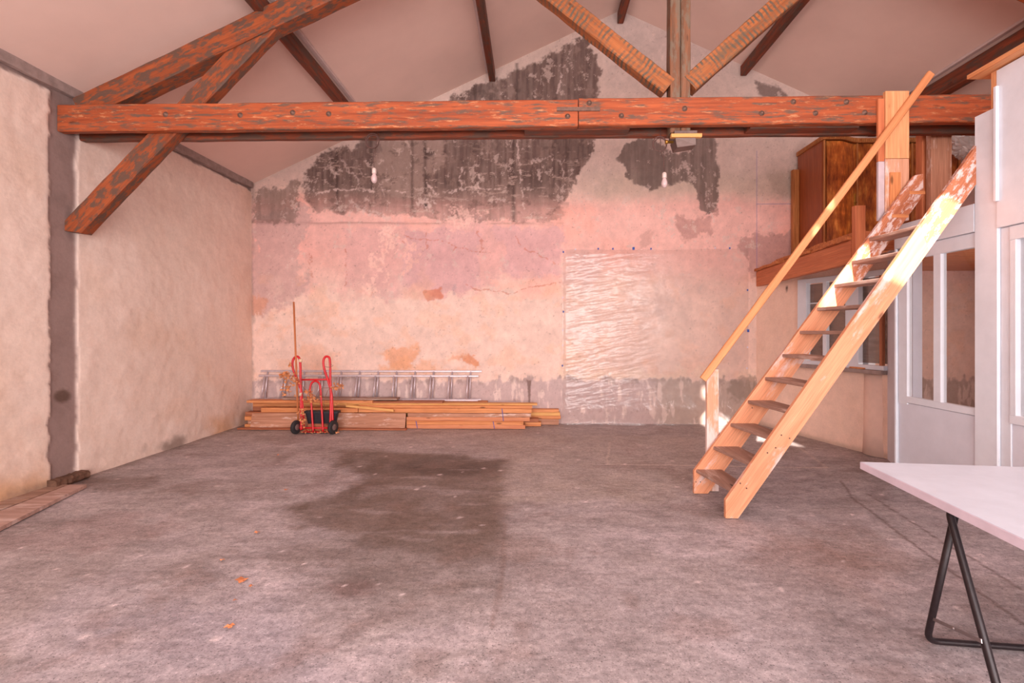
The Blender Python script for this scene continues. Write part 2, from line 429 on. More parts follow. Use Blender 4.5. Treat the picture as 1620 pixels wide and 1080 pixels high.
# ------------------------------------------------------------------ FLOOR
def build_floor():
    xs = np.arange(XL-.1, XR+.1, .02); ys = np.arange(YR, YB+.1, .02)
    X, Y = np.meshgrid(xs, ys, indexing='ij')
    n1 = fbm(X*.9, Y*.9, 1); n2 = fbm(X*3, Y*3, 11); n3 = fbm(X*1.2+3, Y*6, 21)
    col = np.ones(X.shape+(3,))*lin((166, 154, 154))
    col = mixc(col, ss(-.3, .5, n1)*.5, (172, 160, 164)); n4 = fbm(X*1.3+.4*n1, Y*4+2*n1, 25, 7, .7); n5 = fbm(X*5, Y*9, 28, 6, .7)
    col = mixc(col, ss(.08, .4, n4)*.5, (192, 178, 182)); col = mixc(col, ss(.05, .4, -n4)*.5, (126, 110, 108)); col = col*(1+.22*np.clip(n5*1.5, -1, 1))[..., None]
    col = mixc(col, ss(0, .5, n2)*.3, (140, 124, 118))
    # light, worn part by the left wall; rear painted lighter for light falloff
    zc = np.where(Y > .6, X*FV.x+Y*FV.y, .6)
    PX = CX+F*(X*RV.x+Y*RV.y)/zc; PY = HY+F*CAMZ/zc
    def patch(poly, c, a, wd=.15, namp=.35, seed=31):
        nonlocal col
        pts = [onZ(px, py, 0) for px, py in poly]
        d = sdpoly(X, Y, [(p.x, p.y) for p in pts])
        nn = fbm(X*2.2, Y*2.2, seed, 6, .65)
        m = ss(-wd, wd, d+nn*namp)*(.7+.3*ss(-.4, .4, fbm(X*5, Y*5, seed+7)))
        col = mixc(col, m*a, c)
    patch([(520, 708), (600, 712), (700, 718), (800, 728), (800, 760), (790, 800), (800, 840), (795, 885), (700, 870), (600, 860), (540, 830), (470, 830), (460, 800), (540, 775), (570, 750), (530, 735)], (98, 80, 70), .9, .10, .28)
    patch([(640, 725), (800, 728), (798, 820), (796, 895), (700, 880), (560, 850), (480, 812), (600, 780)], (122, 104, 96), .5, .10, .35, 45)
    patch([(590, 726), (700, 722), (795, 730), (790, 745), (700, 750), (620, 745)], (80, 64, 58), .8, .1, .3, 41)
    patch([(430, 860), (600, 840), (800, 860), (790, 930), (600, 945), (480, 930)], (112, 98, 92), .65, .2, .5, 51)
    patch([(520, 925), (580, 920), (600, 935), (540, 945)], (110, 88, 84), .7, .05, .1, 55)
    patch([(130, 757), (240, 755), (250, 772), (160, 782)], (112, 90, 82), .7, .08, .2, 61)
    patch([(0, 850), (150, 815), (260, 830), (200, 850), (60, 880)], (150, 126, 124), .5, .1, .5, 63)
    patch([(1180, 840), (1340, 850), (1420, 900), (1300, 920), (1150, 890)], (148, 118, 108), .55, .2, .4, 71)
    patch([(800, 690), (1120, 690), (1100, 790), (810, 790)], (176, 160, 150), .6, .2, .4, 75)  # rear patch colour raised to make up for weaker light at depth
    patch([(100, 960), (420, 940), (560, 1080), (0, 1080)], (166, 156, 164), .6, .3, .5, 81)
    patch([(800, 880), (1250, 900), (1400, 1080), (800, 1080)], (162, 150, 152), .5, .3, .5, 85)
    # blotches
    bl = fbm(X*2.6, Y*2.6, 91, 6, .6); col = mixc(col, ss(.18, .42, bl)*.35, (130, 106, 98))
    bl = fbm(X*1.6, Y*7, 95, 6, .6); col = mixc(col, ss(.22, .45, bl)*.35, (176, 162, 162))
    col = mixc(col, ss(4.6, 6.6, Y)*.35, (180, 164, 156))  # floor colour lightened towards the rear to offset light falloff
    # joints and cracks
    def crack(pts, c, wd, a=.7):
        nonlocal col
        q = [onZ(px, py, 0) for px, py in pts]
        jx = fbm(X*3, Y*3, 101)*.02; jy = fbm(X*3, Y*3, 111)*.02
        d = dline(X+jx, Y+jy, [(p.x, p.y) for p in q])
        col = mixc(col, (1-ss(wd*.4, wd*1.6, d))*a, c)
    crack([(798, 828), (795, 900), (780, 990)], (126, 104, 98), .012, .5)
    crack([(960, 733), (1310, 739)], (214, 196, 186), .014, .7)
    crack([(965, 700), (960, 733)], (206, 186, 176), .012, .5)
    crack([(1310, 739), (1262, 705)], (206, 186, 176), .012, .5)
    crack([(1330, 760), (1350, 788), (1500, 900), (1620, 988)], (96, 74, 66), .010)
    crack([(1375, 781), (1480, 850), (1620, 932)], (96, 74, 66), .008)
    # darker margin along the left wall
    col = mixc(col, (1-ss(.02, .22, X-XL+n2*.08))*.5, (120, 98, 84))
    # white specks
    rs = np.random.RandomState(5)
    for _ in range(150):
        cx_, cy_ = rs.uniform(-4, 3), rs.uniform(.6, 7); r = rs.uniform(.012, .03)
        i0 = int((cx_-.05-xs[0])/.02); j0 = int((cy_-.05-ys[0])/.02)
        sl = (slice(i0, i0+5), slice(j0, j0+5))
        d = np.hypot(X[sl]-cx_, Y[sl]-cy_); m = (1-ss(r*.5, r, d))*.7
        col[sl] = col[sl]*(1-m[..., None])+lin((232, 214, 214))*m[..., None]
    Z = fbm(X*.8, Y*.8, 121)*.004-.004
    P = np.stack([X, Y, Z], -1)
    gridmesh('floor', P, col, M_floor)
build_floor()

# ------------------------------------------------------------------ BACK WALL with its stains
def build_back():
    step = .01
    xs = np.arange(XL-.02, XR+.05, step); zs = np.arange(-.02, apex.z+.02, step)
    X, Z = np.meshgrid(xs, zs, indexing='ij')
    zl = np.array([ceil_z(x) for x in xs])[:, None]+.04
    Zc = np.minimum(Z, zl)
    Y = np.full(X.shape, YB)
    px, py = topx(X, Y, Zc)
    n1 = fbm(px/40, py/40, 201, 6); n2 = fbm(px/14, py/14, 211, 5); n3 = fbm(px/90, py/90, 221, 5)
    st = fbm(px/5, py/70, 231, 4); hs = fbm(px/80, py/6, 241, 4); nf = fbm(px/5, py/5, 245, 4)
    nh = fbm(px/2.2, py/2.6, 247, 3)
    jx = n1*17+n2*13+nf*7+nh*3
    col = np.ones(X.shape+(3,))*lin((234, 200, 186))
    # upper zone: greyer and darker than the lower wall
    up = 1-ss(-26, 26, py-292+n1*18)
    col = mixc(col, up*.9, (208, 184, 174))
    col = mixc(col, (1-ss(60, 180, py+n1*15))*.5*ss(940, 980, px), (196, 176, 172))
    # greenish band under it on the right part
    gb = np.exp(-((py-292+n1*8)/22)**2)*ss(900, 960, px)*.4
    col = mixc(col, gb, (188, 170, 150))
    # rosy zone
    rz = ss(300, 330, py+n1*12)*(1-ss(395, 470, py+n3*30))
    col = mixc(col, rz*.75, (240, 182, 172))
    col = mixc(col, rz*ss(.0, .5, n3)*.4, (250, 170, 148))
    def patch(poly, c, a=1, w=3, na=1.0, tex=None):
        nonlocal col
        d = sdpoly(px, py, poly)
        m = ss(-w, w, d+jx*na)*a
        if tex is not None: m = m*tex
        col = mixc(col, m, c); return m
    # mauve paint panels (left and centre) over a thin wash
    patch([(400, 352), (892, 352), (892, 452), (760, 460), (600, 470), (470, 462), (400, 480)], (232, 178, 170), .55, 14, 1.6)
    patch([(632, 356), (892, 356), (892, 440), (830, 448), (760, 456), (700, 466), (590, 470), (600, 400)], (222, 174, 170), .5, 5, 1.4)
    patch([(640, 362), (700, 358), (760, 372), (758, 452), (715, 462), (640, 448)], (216, 170, 171), .62, 2, .6)
    patch([(775, 356), (892, 356), (892, 395), (888, 440), (830, 446), (785, 432), (800, 400)], (218, 172, 172), .65, 2, .6)
    patch([(545, 362), (612, 362), (606, 450), (545, 455)], (222, 174, 169), .6, 2, .6)
    patch([(398, 330), (480, 330), (475, 470), (440, 480), (398, 500)], (204, 166, 160), .8, 5, 1.3)
    patch([(585, 456), (700, 462), (705, 472), (585, 474)], (224, 184, 176), .5, 2, .4)
    patch([(770, 440), (890, 436), (890, 470), (800, 468)], (250, 190, 172), .6, 4, .8)
    patch([(888, 395), (960, 400), (950, 452), (890, 460)], (222, 184, 176), .45, 4, .8)
    patch([(1040, 470), (1060, 468), (1056, 500), (1040, 496)], (210, 178, 168), .45, 4, .6)
    # dark bare cement / soot areas
    tx = .80+.20*ss(-.5, .3, st)
    big = [(484, 275), (500, 258), (525, 238), (560, 226), (590, 214), (620, 200), (690, 172), (722, 152), (760, 136), (800, 120),
           (850, 97), (885, 78), (928, 58), (936, 82), (950, 112), (944, 150), (940, 200), (936, 240), (918, 270), (908, 300), (892, 326),
           (894, 350), (820, 354), (740, 344), (690, 352), (640, 338), (600, 342), (550, 332), (500, 330), (486, 312)]
    dd = sdpoly(px, py, big)
    mb = ss(-3, 3, dd+jx*.7)*tx
    fade = .42+.58*(1-ss(285, 345, py+n1*14))
    col = mixc(col, mb*fade, (116, 94, 88))
    col = mixc(col, mb*fade*ss(.0, .5, n1)*.5, (90, 74, 70))
    mb2 = mb*ss(-.1, .35, fbm(px/4, py/40, 251, 4))*.35
    col = mixc(col, mb2, (150, 124, 116))
    patch([(600, 214), (690, 208), (712, 222), (704, 262), (668, 275), (672, 305), (640, 312), (608, 300), (594, 250)], (172, 146, 136), .8, 3, .8)
    patch([(672, 236), (690, 238), (688, 252), (672, 250)], (96, 78, 74), .8, 2, .3)
    patch([(398, 292), (440, 296), (466, 288), (464, 352), (398, 352)], (132, 110, 102), .8, 3, .8, tx)
    patch([(976, 250), (992, 228), (1030, 214), (1052, 236), (1072, 244), (1094, 216), (1124, 214), (1138, 226), (1134, 258), (1139, 292), (1132, 325), (1122, 342),
           (1108, 332), (1104, 300), (1082, 286), (1060, 292), (1030, 300), (1006, 290), (990, 268)], (118, 100, 94), .92, 2, .5, tx)
    patch([(1072, 346), (1128, 340), (1134, 372), (1084, 378)], (186, 140, 132), .7, 4, .9)
    patch([(1194, 128), (1214, 134), (1262, 156), (1200, 158)], (120, 100, 94), .85, 3, .5)
    patch([(1168, 388), (1192, 372), (1260, 364), (1262, 428), (1190, 430), (1180, 410)], (196, 150, 142), .85, 3, .8)
    patch([(1012, 372), (1030, 370), (1026, 394), (1014, 392)], (204, 158, 148), .6, 3, .5)
    patch([(1215, 276), (1258, 270), (1258, 316), (1225, 312)], (164, 146, 132), .5, 8, .8)
    # the horizontal dark ledge line above the rosy zone
    lg = np.exp(-((py-352+hs*3)/3.5)**2)*(px < 892)*ss(-.4, .2, hs)
    col = mixc(col, lg*.6, (150, 112, 104))
    lg = np.exp(-((py-322+hs*3)/5)**2)*(px < 900)*ss(-.3, .3, hs); col = mixc(col, lg*.5, (170, 132, 124))
    # vertical dark drips
    for x0, y0, y1 in ((812, 210, 352), (652, 160, 330), (533, 240, 332), (588, 205, 300), (818, 100, 160), (673, 215, 330)):
        m = np.exp(-((px-x0+n2*1.5)/2.6)**2)*(py > y0)*(py < y1); col = mixc(col, m*.6, (76, 60, 56))
    # mottling inside the soot, then thin plaster smears over everything
    mo = fbm(px/11, py/16, 252, 6, .7); col = mixc(col, mb*ss(.12, .4, mo)*.5, (164, 138, 128))
    mo = fbm(px/16, py/12, 253, 6, .7); col = mixc(col, mb*ss(.15, .4, mo)*.45, (84, 68, 62))
    mo = fbm(px/22, py/5, 254, 6, .7); col = mixc(col, mb*ss(.27, .36, mo)*.6*ss(190, 300, py), (206, 178, 166))
    fl_ = fbm(px/15, py/15, 255, 7, .75); col = mixc(col, ss(.26, .32, fl_)*.5*(py < 480), (222, 196, 186))
    # white fillings and scratches
    def line(pts, c, wd, a=.8, j=2):
        nonlocal col
        d = dline(px+n2*j*3+nf*2, py+n1*j*3+nf*2, pts); col = mixc(col, (1-ss(wd*.2, wd*1.2, d+(nh+nf)*wd*1.6))*a, c)
    W = (222, 196, 188)
    line([(818, 170), (820, 250), (828, 330)], W, 1.2, .7)
    line([(505, 310), (560, 303), (640, 305)], W, 1.6, .8, 5)
    line([(700, 308), (760, 298), (790, 296)], W, 1.2, .7, 5); line([(545, 250), (568, 300)], W, 1.8, .5, 4)
    line([(735, 265), (728, 300), (712, 310)], W, 1.8, .7, 4); line([(755, 275), (757, 305)], W, 1.5, .7)
    line([(675, 292), (690, 308)], W, 2, .8); line([(845, 255), (868, 250)], W, 3.5, .6, 5); line([(512, 268), (535, 272)], W, 2, .5, 5)
    line([(850, 270), (856, 288)], W, 1.5, .6); line([(885, 255), (890, 280)], W, 1.2, .5); line([(775, 315), (800, 316)], W, 2.5, .6, 4)
    line([(888, 110), (882, 145)], W, 1.2, .7); line([(560, 330), (600, 338)], W, 4, .5, 5)
    line([(728, 345), (745, 352)], (240, 196, 184), 12, .7, 9); line([(668, 322), (678, 324)], W, 6, .8, 4); line([(672, 324), (675, 325)], (60, 46, 44), 1.4, .9)
    line([(1108, 260), (1128, 350)], W, .8, .6); line([(1080, 262), (1092, 268)], W, 5, .6, 5); line([(1062, 240), (1085, 240)], W, 6, .6, 6)
    rs = np.random.RandomState(3)
    for _ in range(70):
        x0 = rs.uniform(500, 930); y0 = rs.uniform(110, 335); l = rs.uniform(3, 16); an = rs.normal(1.5, .5)
        sel = (np.abs(px-x0) < 26) & (np.abs(py-y0) < 26)
        if sel.any():
            d = dline(px[sel], py[sel], [(x0, y0), (x0+l*math.cos(an), y0+l*math.sin(an))])
            m = (1-ss(.2, 1.0, d+nh[sel]))*.35; col[sel] = col[sel]*(1-m[:, None])+lin(W)*m[:, None]
    # cracks in the rosy paint
    for pts in ([(815, 372), (828, 388), (846, 396), (872, 410), (882, 414)], [(755, 368), (762, 382), (758, 396), (776, 400)],
                [(640, 372), (655, 376), (700, 378), (724, 392)], [(715, 400), (722, 392), (764, 398)], [(545, 392), (548, 450)],
                [(490, 398), (494, 440)], [(672, 362), (672, 392)], [(608, 366), (640, 384)], [(740, 452), (800, 462), (880, 448)], [(587, 456), (586, 474)]):
        line(pts, (206, 132, 112), .9, .65, 3)
    # pale flaked edges
    line([(612, 366), (600, 420), (586, 452)], (252, 208, 194), 9, .6, 10); line([(718, 452), (716, 464)], (200, 166, 166), 2.5, .7)
    line([(650, 384), (654, 420), (640, 440)], (250, 200, 182), 6, .5, 9)
    patch([(672, 462), (694, 460), (698, 470), (678, 473)], (206, 124, 96), .8, 2, .5)
    # orange damp stains
    patch([(602, 556), (625, 552), (655, 556), (650, 580), (620, 584)], (226, 148, 96), .6, 5, .9)
    patch([(703, 572), (722, 553), (745, 560), (752, 576), (720, 572)], (220, 136, 88), .75, 3, .7)
    patch([(600, 578), (690, 575), (695, 590), (600, 592)], (232, 168, 128), .55, 5, .9)
    patch([(695, 578), (748, 580), (748, 592), (692, 592)], (230, 162, 122), .5, 4, .7)
    patch([(397, 470), (420, 475), (408, 498), (397, 496)], (216, 150, 116), .6, 4, .7)
    patch([(480, 545), (530, 560), (520, 590), (470, 590)], (236, 176, 142), .4, 8, 1.2)
    bl = fbm(px/28, py/22, 261, 6); col = mixc(col, ss(.1, .4, bl)*ss(400, 470, py)*.35, (236, 182, 150))
    bl = fbm(px/40, py/30, 271, 6); col = mixc(col, ss(.05, .4, bl)*ss(380, 470, py)*.3, (250, 216, 200))
    patch([(895, 530), (935, 545), (945, 590), (890, 585)], (236, 190, 160), .5, 8, 1.2)
    patch([(895, 590), (1195, 585), (1195, 600), (895, 604)], (240, 212, 190), .5, 6, 1)
    # grey cement plinth band with ragged edge and white runs
    edge = py-600+n2*9+n1*5+ss(870, 900, px)*1+st*6
    pb = ss(-2, 3, edge)
    col = mixc(col, pb*.88, (196, 170, 168))
    col = mixc(col, pb*ss(1020, 1060, px)*.5, (176, 156, 134))
    col = mixc(col, pb*ss(.15, .35, fbm(px/7, py/26, 281, 5))*.65, (238, 212, 202))
    col = mixc(col, ss(-2, 3, edge)*(1-ss(4, 12, edge))*ss(-.1, .3, n2)*.5, (150, 126, 116))
    patch([(834, 602), (840, 602), (840, 640), (835, 640)], (120, 92, 84), .8, 1, .15)
    patch([(1150, 598), (1195, 594), (1196, 632), (1158, 630)], (134, 112, 98), .6, 3, .6)
    # left vertical edge ragged grey
    col = mixc(col, (1-ss(2, 7, px-397+n2*5))*.5, (150, 126, 116))
    # broad trowel mottling and fine pitting over the whole wall
    tm = fbm(px/30, py/24, 291, 7, .7); col = col*(1+.08*np.clip(tm*1.6, -1, 1))[..., None]
    tm = fbm(px/6, py/9, 295, 5, .7); col = col*(1+.07*np.clip(tm*1.6, -1, 1))[..., None]
    pit = fbm(px/3, py/3, 297, 3); col = mixc(col, ss(.52, .65, pit)*.35, (120, 90, 80))
    # blue setting-out lines
    for m in ((np.abs(px-1197) < .9)*(py > 238)*(py < 425), (np.abs(py-322.5) < .8)*(px > 1197)*(px < 1258)):
        col = mixc(col, m*.55, (120, 110, 170))
    # light pencil line under the roof slope
    Yd = YB + (n1*.006+n2*.003)*0 - .004*ss(-2, 2, -(dd+jx*.7))
    Yd = Yd - .003*n1
    P = np.stack([X, Yd, Zc], -1)
    gridmesh('wall_back', P, col, M_wallback, flip=False)
build_back()

# ------------------------------------------------------------------ LEFT WALL: raised plaster round a bare cement pier
pierA = onX(76, 500, XL).y; pierB = onX(119, 500, XL).y
def build_left():
    ys = np.arange(YR, YB+.02, .02); zs = np.arange(-.02, eaveL.z+.08, .02)
    Y, Z = np.meshgrid(ys, zs, indexing='ij')
    n1 = fbm(Y*1.6, Z*1.6, 301, 6); n2 = fbm(Y*7, Z*7, 311, 5); n0 = fbm(Y*20, Z*20, 315, 3)
    d = np.abs(Y-(pierA+pierB)/2)-(pierB-pierA)/2+n2*.03+n1*.02
    up = (eaveL.z-.09-Z)+n2*.03
    m = ss(-.006, .012, np.minimum(d, up))      # 1 where plaster
    col = np.ones(Y.shape+(3,))*lin((152, 128, 122))
    col = mixc(col, ss(-.1, .4, n2)*.4, (128, 106, 100))
    pl = np.ones(Y.shape+(3,))*lin((232, 208, 194))
    pl = mixc(pl, ss(-.2, .5, n1)*.5, (240, 218, 206))
    pl = mixc(pl, ss(.05, .5, fbm(Y*1.1, Z*1.1, 321, 5))*.4, (226, 190, 166))
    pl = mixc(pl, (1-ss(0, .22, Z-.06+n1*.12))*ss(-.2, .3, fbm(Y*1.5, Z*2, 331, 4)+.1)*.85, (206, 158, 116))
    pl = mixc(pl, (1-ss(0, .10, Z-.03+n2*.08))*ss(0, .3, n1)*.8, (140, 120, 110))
    pl = mixc(pl, ss(YB-1.6, YB, Y)*.35, (240, 196, 178))
    col = col*(1-m[..., None])+pl*m[..., None]
    rim = np.exp(-((np.minimum(d, up)-.015)/.012)**2); col = mixc(col, rim*.5, (246, 228, 218))
    # dark rusty patch on the pier
    pc = onX(97, 628, XL); q = np.hypot((Y-pc.y)/1.2, (Z-pc.z)/.9); col = mixc(col, (1-ss(.05, .09, q+n2*.04))*(1-m)*.8, (88, 66, 54))
    X = XL + m*.012 + n1*.012*m + n2*.005*m + np.clip(n0, 0, 1)*.003*m + n2*.002 + .001
    gridmesh('wall_left', np.stack([X, Y, Z], -1), col, M_wallleft, flip=True)
build_left()

def plaingrid(name, o, u, v, nu, nv, c, mat=M_wallplain, flip=False, bump=.012, seed=401, extra=None):
    o = np.array(o, float); u = np.array(u, float); v = np.array(v, float)
    a, b = np.meshgrid(np.linspace(0, 1, nu), np.linspace(0, 1, nv), indexing='ij')
    P = o+a[..., None]*u+b[..., None]*v
    nn = np.cross(u, v); nn /= np.linalg.norm(nn)
    A = a*np.linalg.norm(u); B = b*np.linalg.norm(v)
    n1 = fbm(A*2, B*2, seed, 5); n2 = fbm(A*8, B*8, seed+20, 4)
    P = P+nn*(n1*bump+n2*bump*.3)[..., None]
    col = np.ones(P.shape)*lin(c); col = mixc(col, ss(-.3, .5, n1)*.4, tuple(min(255, int(x*1.05)) for x in c))
    if extra: col, P = extra(A, B, n1, n2, col, P)
    return gridmesh(name, P, col, mat, flip=flip)
# right outer wall and the gable behind the camera
plaingrid('wall_right', (XR, YR, 0), (0, YB-YR, 0), (0, 0, ceil_z(XR)+.05), 40, 20, (214, 188, 176))
plaingrid('wall_front', (XL, YR, 0), (XR-XL, 0, 0), (0, 0, apex.z+.05), 40, 30, (214, 188, 180))

# added frame bars on the solid gable wall, dressing the rear lamp; no panes
fr = MB()
for i in range(8): fr.box((-3.6+i*1.2, YR+.015, .25), (-3.54+i*1.2, YR+.07, 3.55))
for z in (.25, 1.9, 3.5): fr.box((-3.6, YR+.02, z), (4.86, YR+.065, z+.06))
fr.build('added_window_bars', M_white, kind='structure')

# ------------------------------------------------------------------ CEILING with a hatch on the right slope
def build_ceiling():
    up = .12
    def slab(x0, x1, y0, y1, mb):
        mb.add([(x0, y0, ceil_z(x0)), (x1, y0, ceil_z(x1)), (x1, y1, ceil_z(x1)), (x0, y1, ceil_z(x0)),
                (x0, y0, ceil_z(x0)+up), (x1, y0, ceil_z(x1)+up), (x1, y1, ceil_z(x1)+up), (x0, y1, ceil_z(x0)+up)],
               [(0, 1, 2, 3), (7, 6, 5, 4), (0, 4, 5, 1), (1, 5, 6, 2), (2, 6, 7, 3), (3, 7, 4, 0)])
    a = MB(); slab(XL-.1, apex.x, YR-.1, YB+.1, a); a.build('ceiling', M_ceil, kind='structure')
    # hatch placed where the sun ray that lands on the stair comes through
    def back(x, z):      # where the sun ray through (x, 3.63, z) meets the roof
        p = Vector((x, 3.63, z))
        while p.z < ceil_z(p.x): p = p-SUN_D*.005
        return p
    b = MB(); cur = YR-.1
    for x0, x1, z0, z1 in ((2.45, 3.13, 1.60, 2.50), (2.42, 2.55, 2.74, 3.0)):
        pa_, pb_ = back(x0, z0), back(x1, z1); pc_ = back((x0+x1)/2, z0); pd_ = back((x0+x1)/2, z1)
        hx0, hx1, hy0, hy1 = pa_.x, pb_.x, pc_.y, pd_.y
        slab(apex.x, XR+.1, cur, hy0, b); slab(apex.x, hx0, hy0, hy1, b); slab(hx1, XR+.1, hy0, hy1, b); cur = hy1
    slab(apex.x, XR+.1, cur, YB+.1, b)
    b.build('ceiling', M_ceil, kind='structure')
build_ceiling()
# light joint strips of the ceiling lining next to the purlins
def purlin(bx, ztop_off, w, h, label, trim_side):
    x = bx; zc_ = ceil_z(x)-ztop_off-h/2
    m = MB(); m.board((x, YR+.05, zc_), (x, YB-.03, zc_), h, w, (0, 0, 1), .008, 26, .004)
    m.build('purlin', M_beamdark, label=label, cat='beam', group='roof purlins')
    t = MB(); xx = x+trim_side*(w/2+.025)
    t.board((xx, YR+.05, ceil_z(xx)-.012), (xx, YB-.05, ceil_z(xx)-.012), .03, .05, (0, 0, 1), .003)
    t.build('trim_%d' % purlin.k, M_trimw, kind='structure'); purlin.k += 1
purlin.k = 1
pL1 = onY(584, 222, YB).x; pL2 = onY(779, 122, YB).x; pR1 = onY(1175, 120, YB).x
purlin(pL1, .02, .09, .15, 'dark purlin on the left slope, the lowest one, passing over the truss', 1)
purlin(pL2, .02, .09, .15, 'dark purlin on the left slope ending above the soot patch of the back wall', -1)
purlin(apex.x, .05, .09, .16, 'ridge beam under the peak of the ceiling', 1)
purlin(pR1, .02, .09, .15, 'dark purlin on the right slope beside the right strut of the truss', 1)
purlin(5.02, .02, .12, .2, 'dark purlin low on the right slope above the loft', -1)
# cement fillet along the left eave
m = MB(); m.board((XL+.03, YR+.05, eaveL.z-.005), (XL+.03, YB-.03, eaveL.z-.005), .12, .05, (0, 0, 1), .004, 60, .006)
m.build('trim_8', M_cement, kind='structure')

# ------------------------------------------------------------------ ROOF TRUSS
YT0 = 4.27; T1 = .075; GAP = .13
YT1 = YT0+T1+GAP                       # front of the rear ply
YG = YT0+T1+GAP/2                      # centre of the gap
bt = onY(900, 157, YT0).z; bb = onY(900, 200, YT0).z
truss = thing('roof_truss', (1.3, YG, bb), 'orange stained timber roof truss spanning the whole hall above the floor', 'truss')
bz = (bt+bb)/2; bh = bt-bb
XS = onY(915, 170, YT0).x
m = MB(); m.board((XL+.01, YT0+T1/2, bz), (XS-.004, YT0+T1/2, bz), bh, T1, (0, 0, 1), .008, 30, .003); m.build('tie_beam', M_beam, truss)
m = MB(); m.board((XS+.004, YT0+T1/2, bz+.01), (XR-.03, YT0+T1/2, bz+.01), bh, T1, (0, 0, 1), .008, 34, .003); m.build('tie_beam', M_beam, truss)
m = MB(); m.board((XL+.02, YT1+T1/2, bz-.004), (XR-.03, YT1+T1/2, bz-.004), bh, T1, (0, 0, 1), .01, 60, .005); m.build('tie_beam', M_beamdark, truss, label='dark rear tie beam')
for a, b in ((830, 994), (1182, 1352)):
    x0 = onY(a, 205, YG).x; x1 = onY(b, 205, YG).x
    m = MB(); m.board((x0, YG, bb+.05), (x1, YG, bb+.05), .095, GAP-.004, (0, 0, 1), .004); m.build('filler_block', M_beamdark, truss)
# rafters between the plies, top at the ceiling
rw = .21
def rafter(x0, x1):
    z0 = ceil_z(x0); z1 = ceil_z(x1); d = Vector((x1-x0, 0, z1-z0)).normalized(); n = Vector((-d.z, 0, d.x))
    if n.z < 0: n = -n
    off = n*(-rw/2-.13)
    m = MB(); m.board(Vector((x0, YG, z0))+off, Vector((x1, YG, z1))+off, rw, .17, (0, 0, 1), .010, 24, .006)
    return m
rafter(XL+.04, apex.x-.05).build('rafter', M_beamworn, truss)
rafter(XR-.3, apex.x+.05).build('rafter', M_beamworn, truss)
# knee brace on the left from the wall pier through the beam to the rafter
pa = onY(99, 366, YG-.05); pb = onY(428, 32, YG-.05)
m = MB(); m.board(Vector((XL+.03, YG, pa.z)), Vector((pb.x, YG, pb.z)), .19, GAP-.006, (0, 0, 1), .010, 24, .004, ends=(-.07, 0))
m.build('brace', M_beamworn, truss)
# king post and struts
kx = onY(1077, 100, YG-.06).x; kz1 = apex.z-.06
m = MB(); m.board((kx+.045, YG, bb-.03), (kx+.045, YG, kz1), .085, GAP-.006, (1, 0, 0), .008, 30, .003)
m.board((kx-.048, YG, bb-.03), (kx-.048, YG, kz1), .092, GAP-.006, (1, 0, 0), .008, 30, .003)
m.build('king_post', M_king, truss)
sz = bt+.07
def strut(px0, py0, px1, py1, w):
    a = onY(px0, py0, YG-.06); b = onY(px1, py1, YG-.06); a.y = b.y = YG
    d = (b-a).normalized(); s_ = a.copy()
    m = MB(); m.board(a, b, w, GAP+.0, (0, 0, 1), .010, 20, .004); return m
# struts run on to meet the rafters
def meet(px0, py0, px1, py1):
    a = onY(px0, py0, YG-.06); b = onY(px1, py1, YG-.06); d = b-a; t = 1.0
    while (a+d*t).z < ceil_z((a+d*t).x)-.37: t += .01
    return a-d.normalized()*.05, a+d*t
for (p0, p1, w_) in (((1052, 130), (888, 0), .16), ((1098, 125), (1240, 0), .165)):
    a, b = meet(*p0, *p1); a.y = b.y = YG
    m = MB(); m.board(a, b, w_, GAP-.004, (0, 0, 1), .010, 24, .004); m.build('strut', M_strut, truss)
# right knee brace (mostly hidden by the loft) is left out; iron strap across the joint and bolts
sp = onY(881, 173, YT0); sq = onY(949, 173, YT0)
m = MB(); m.board((sp.x, YT0-.006, sp.z), (sq.x, YT0-.006, sq.z), .035, .012, (0, 0, 1), .002); m.build('iron_strap', M_iron, truss)
for bx_, by_ in ((932, 163), (898, 184), (983, 183), (1083, 172), (1255, 161), (1205, 179), (1290, 179), (1339, 161), (463, 178), (520, 180), (262, 181), (380, 182), (1368, 178)):
    p = onY(bx_, by_, YT0); m = MB(); m.lathe((p.x, YT0+.002, p.z), [(.024, 0), (.024, .004), (.014, .005), (.013, .016), (.004, .018)], (0, -1, 0), 12); m.build('bolt', M_iron, truss)
# metal shoe and little batten under the king post
m = MB(); p = onY(1080, 212, YG)
m.box((p.x-.10, YG-.09, bb-.05), (p.x+.10, YG+.09, bb-.022)); m.build('shoe_plate', M_box, truss)

jb = thing('junction_box', (p.x, YG-.02, p.z-.04), 'grey metal box fixed under the king post of the truss with a yellow batten', 'box')
z0 = bb-.05
m = MB(); m.add([(p.x-.09, YG-.08, z0-.035), (p.x+.09, YG-.08, z0-.035), (p.x+.09, YG+.08, z0-.035), (p.x-.09, YG+.08, z0-.035),
                 (p.x-.07, YG-.07, z0-.115), (p.x+.10, YG-.06, z0-.09), (p.x+.10, YG+.06, z0-.09), (p.x-.07, YG+.07, z0-.115)],
                [(0, 1, 2, 3), (4, 7, 6, 5), (0, 4, 5, 1), (1, 5, 6, 2), (2, 6, 7, 3), (3, 7, 4, 0)]); m.build('housing', M_box, jb)
m = MB(); m.box((p.x-.13, YG-.10, z0-.035), (p.x+.14, YG-.06, z0-.002)); m.build('batten', M_plankY, jb, label='yellow wooden batten')
m = MB(); m.lathe((p.x-.1, YG-.05, z0-.06), [(.012, 0), (.012, .05), (.018, .05), (.018, .07)], (-1, 0, 0), 10); m.build('cable_gland', M_brass, jb)

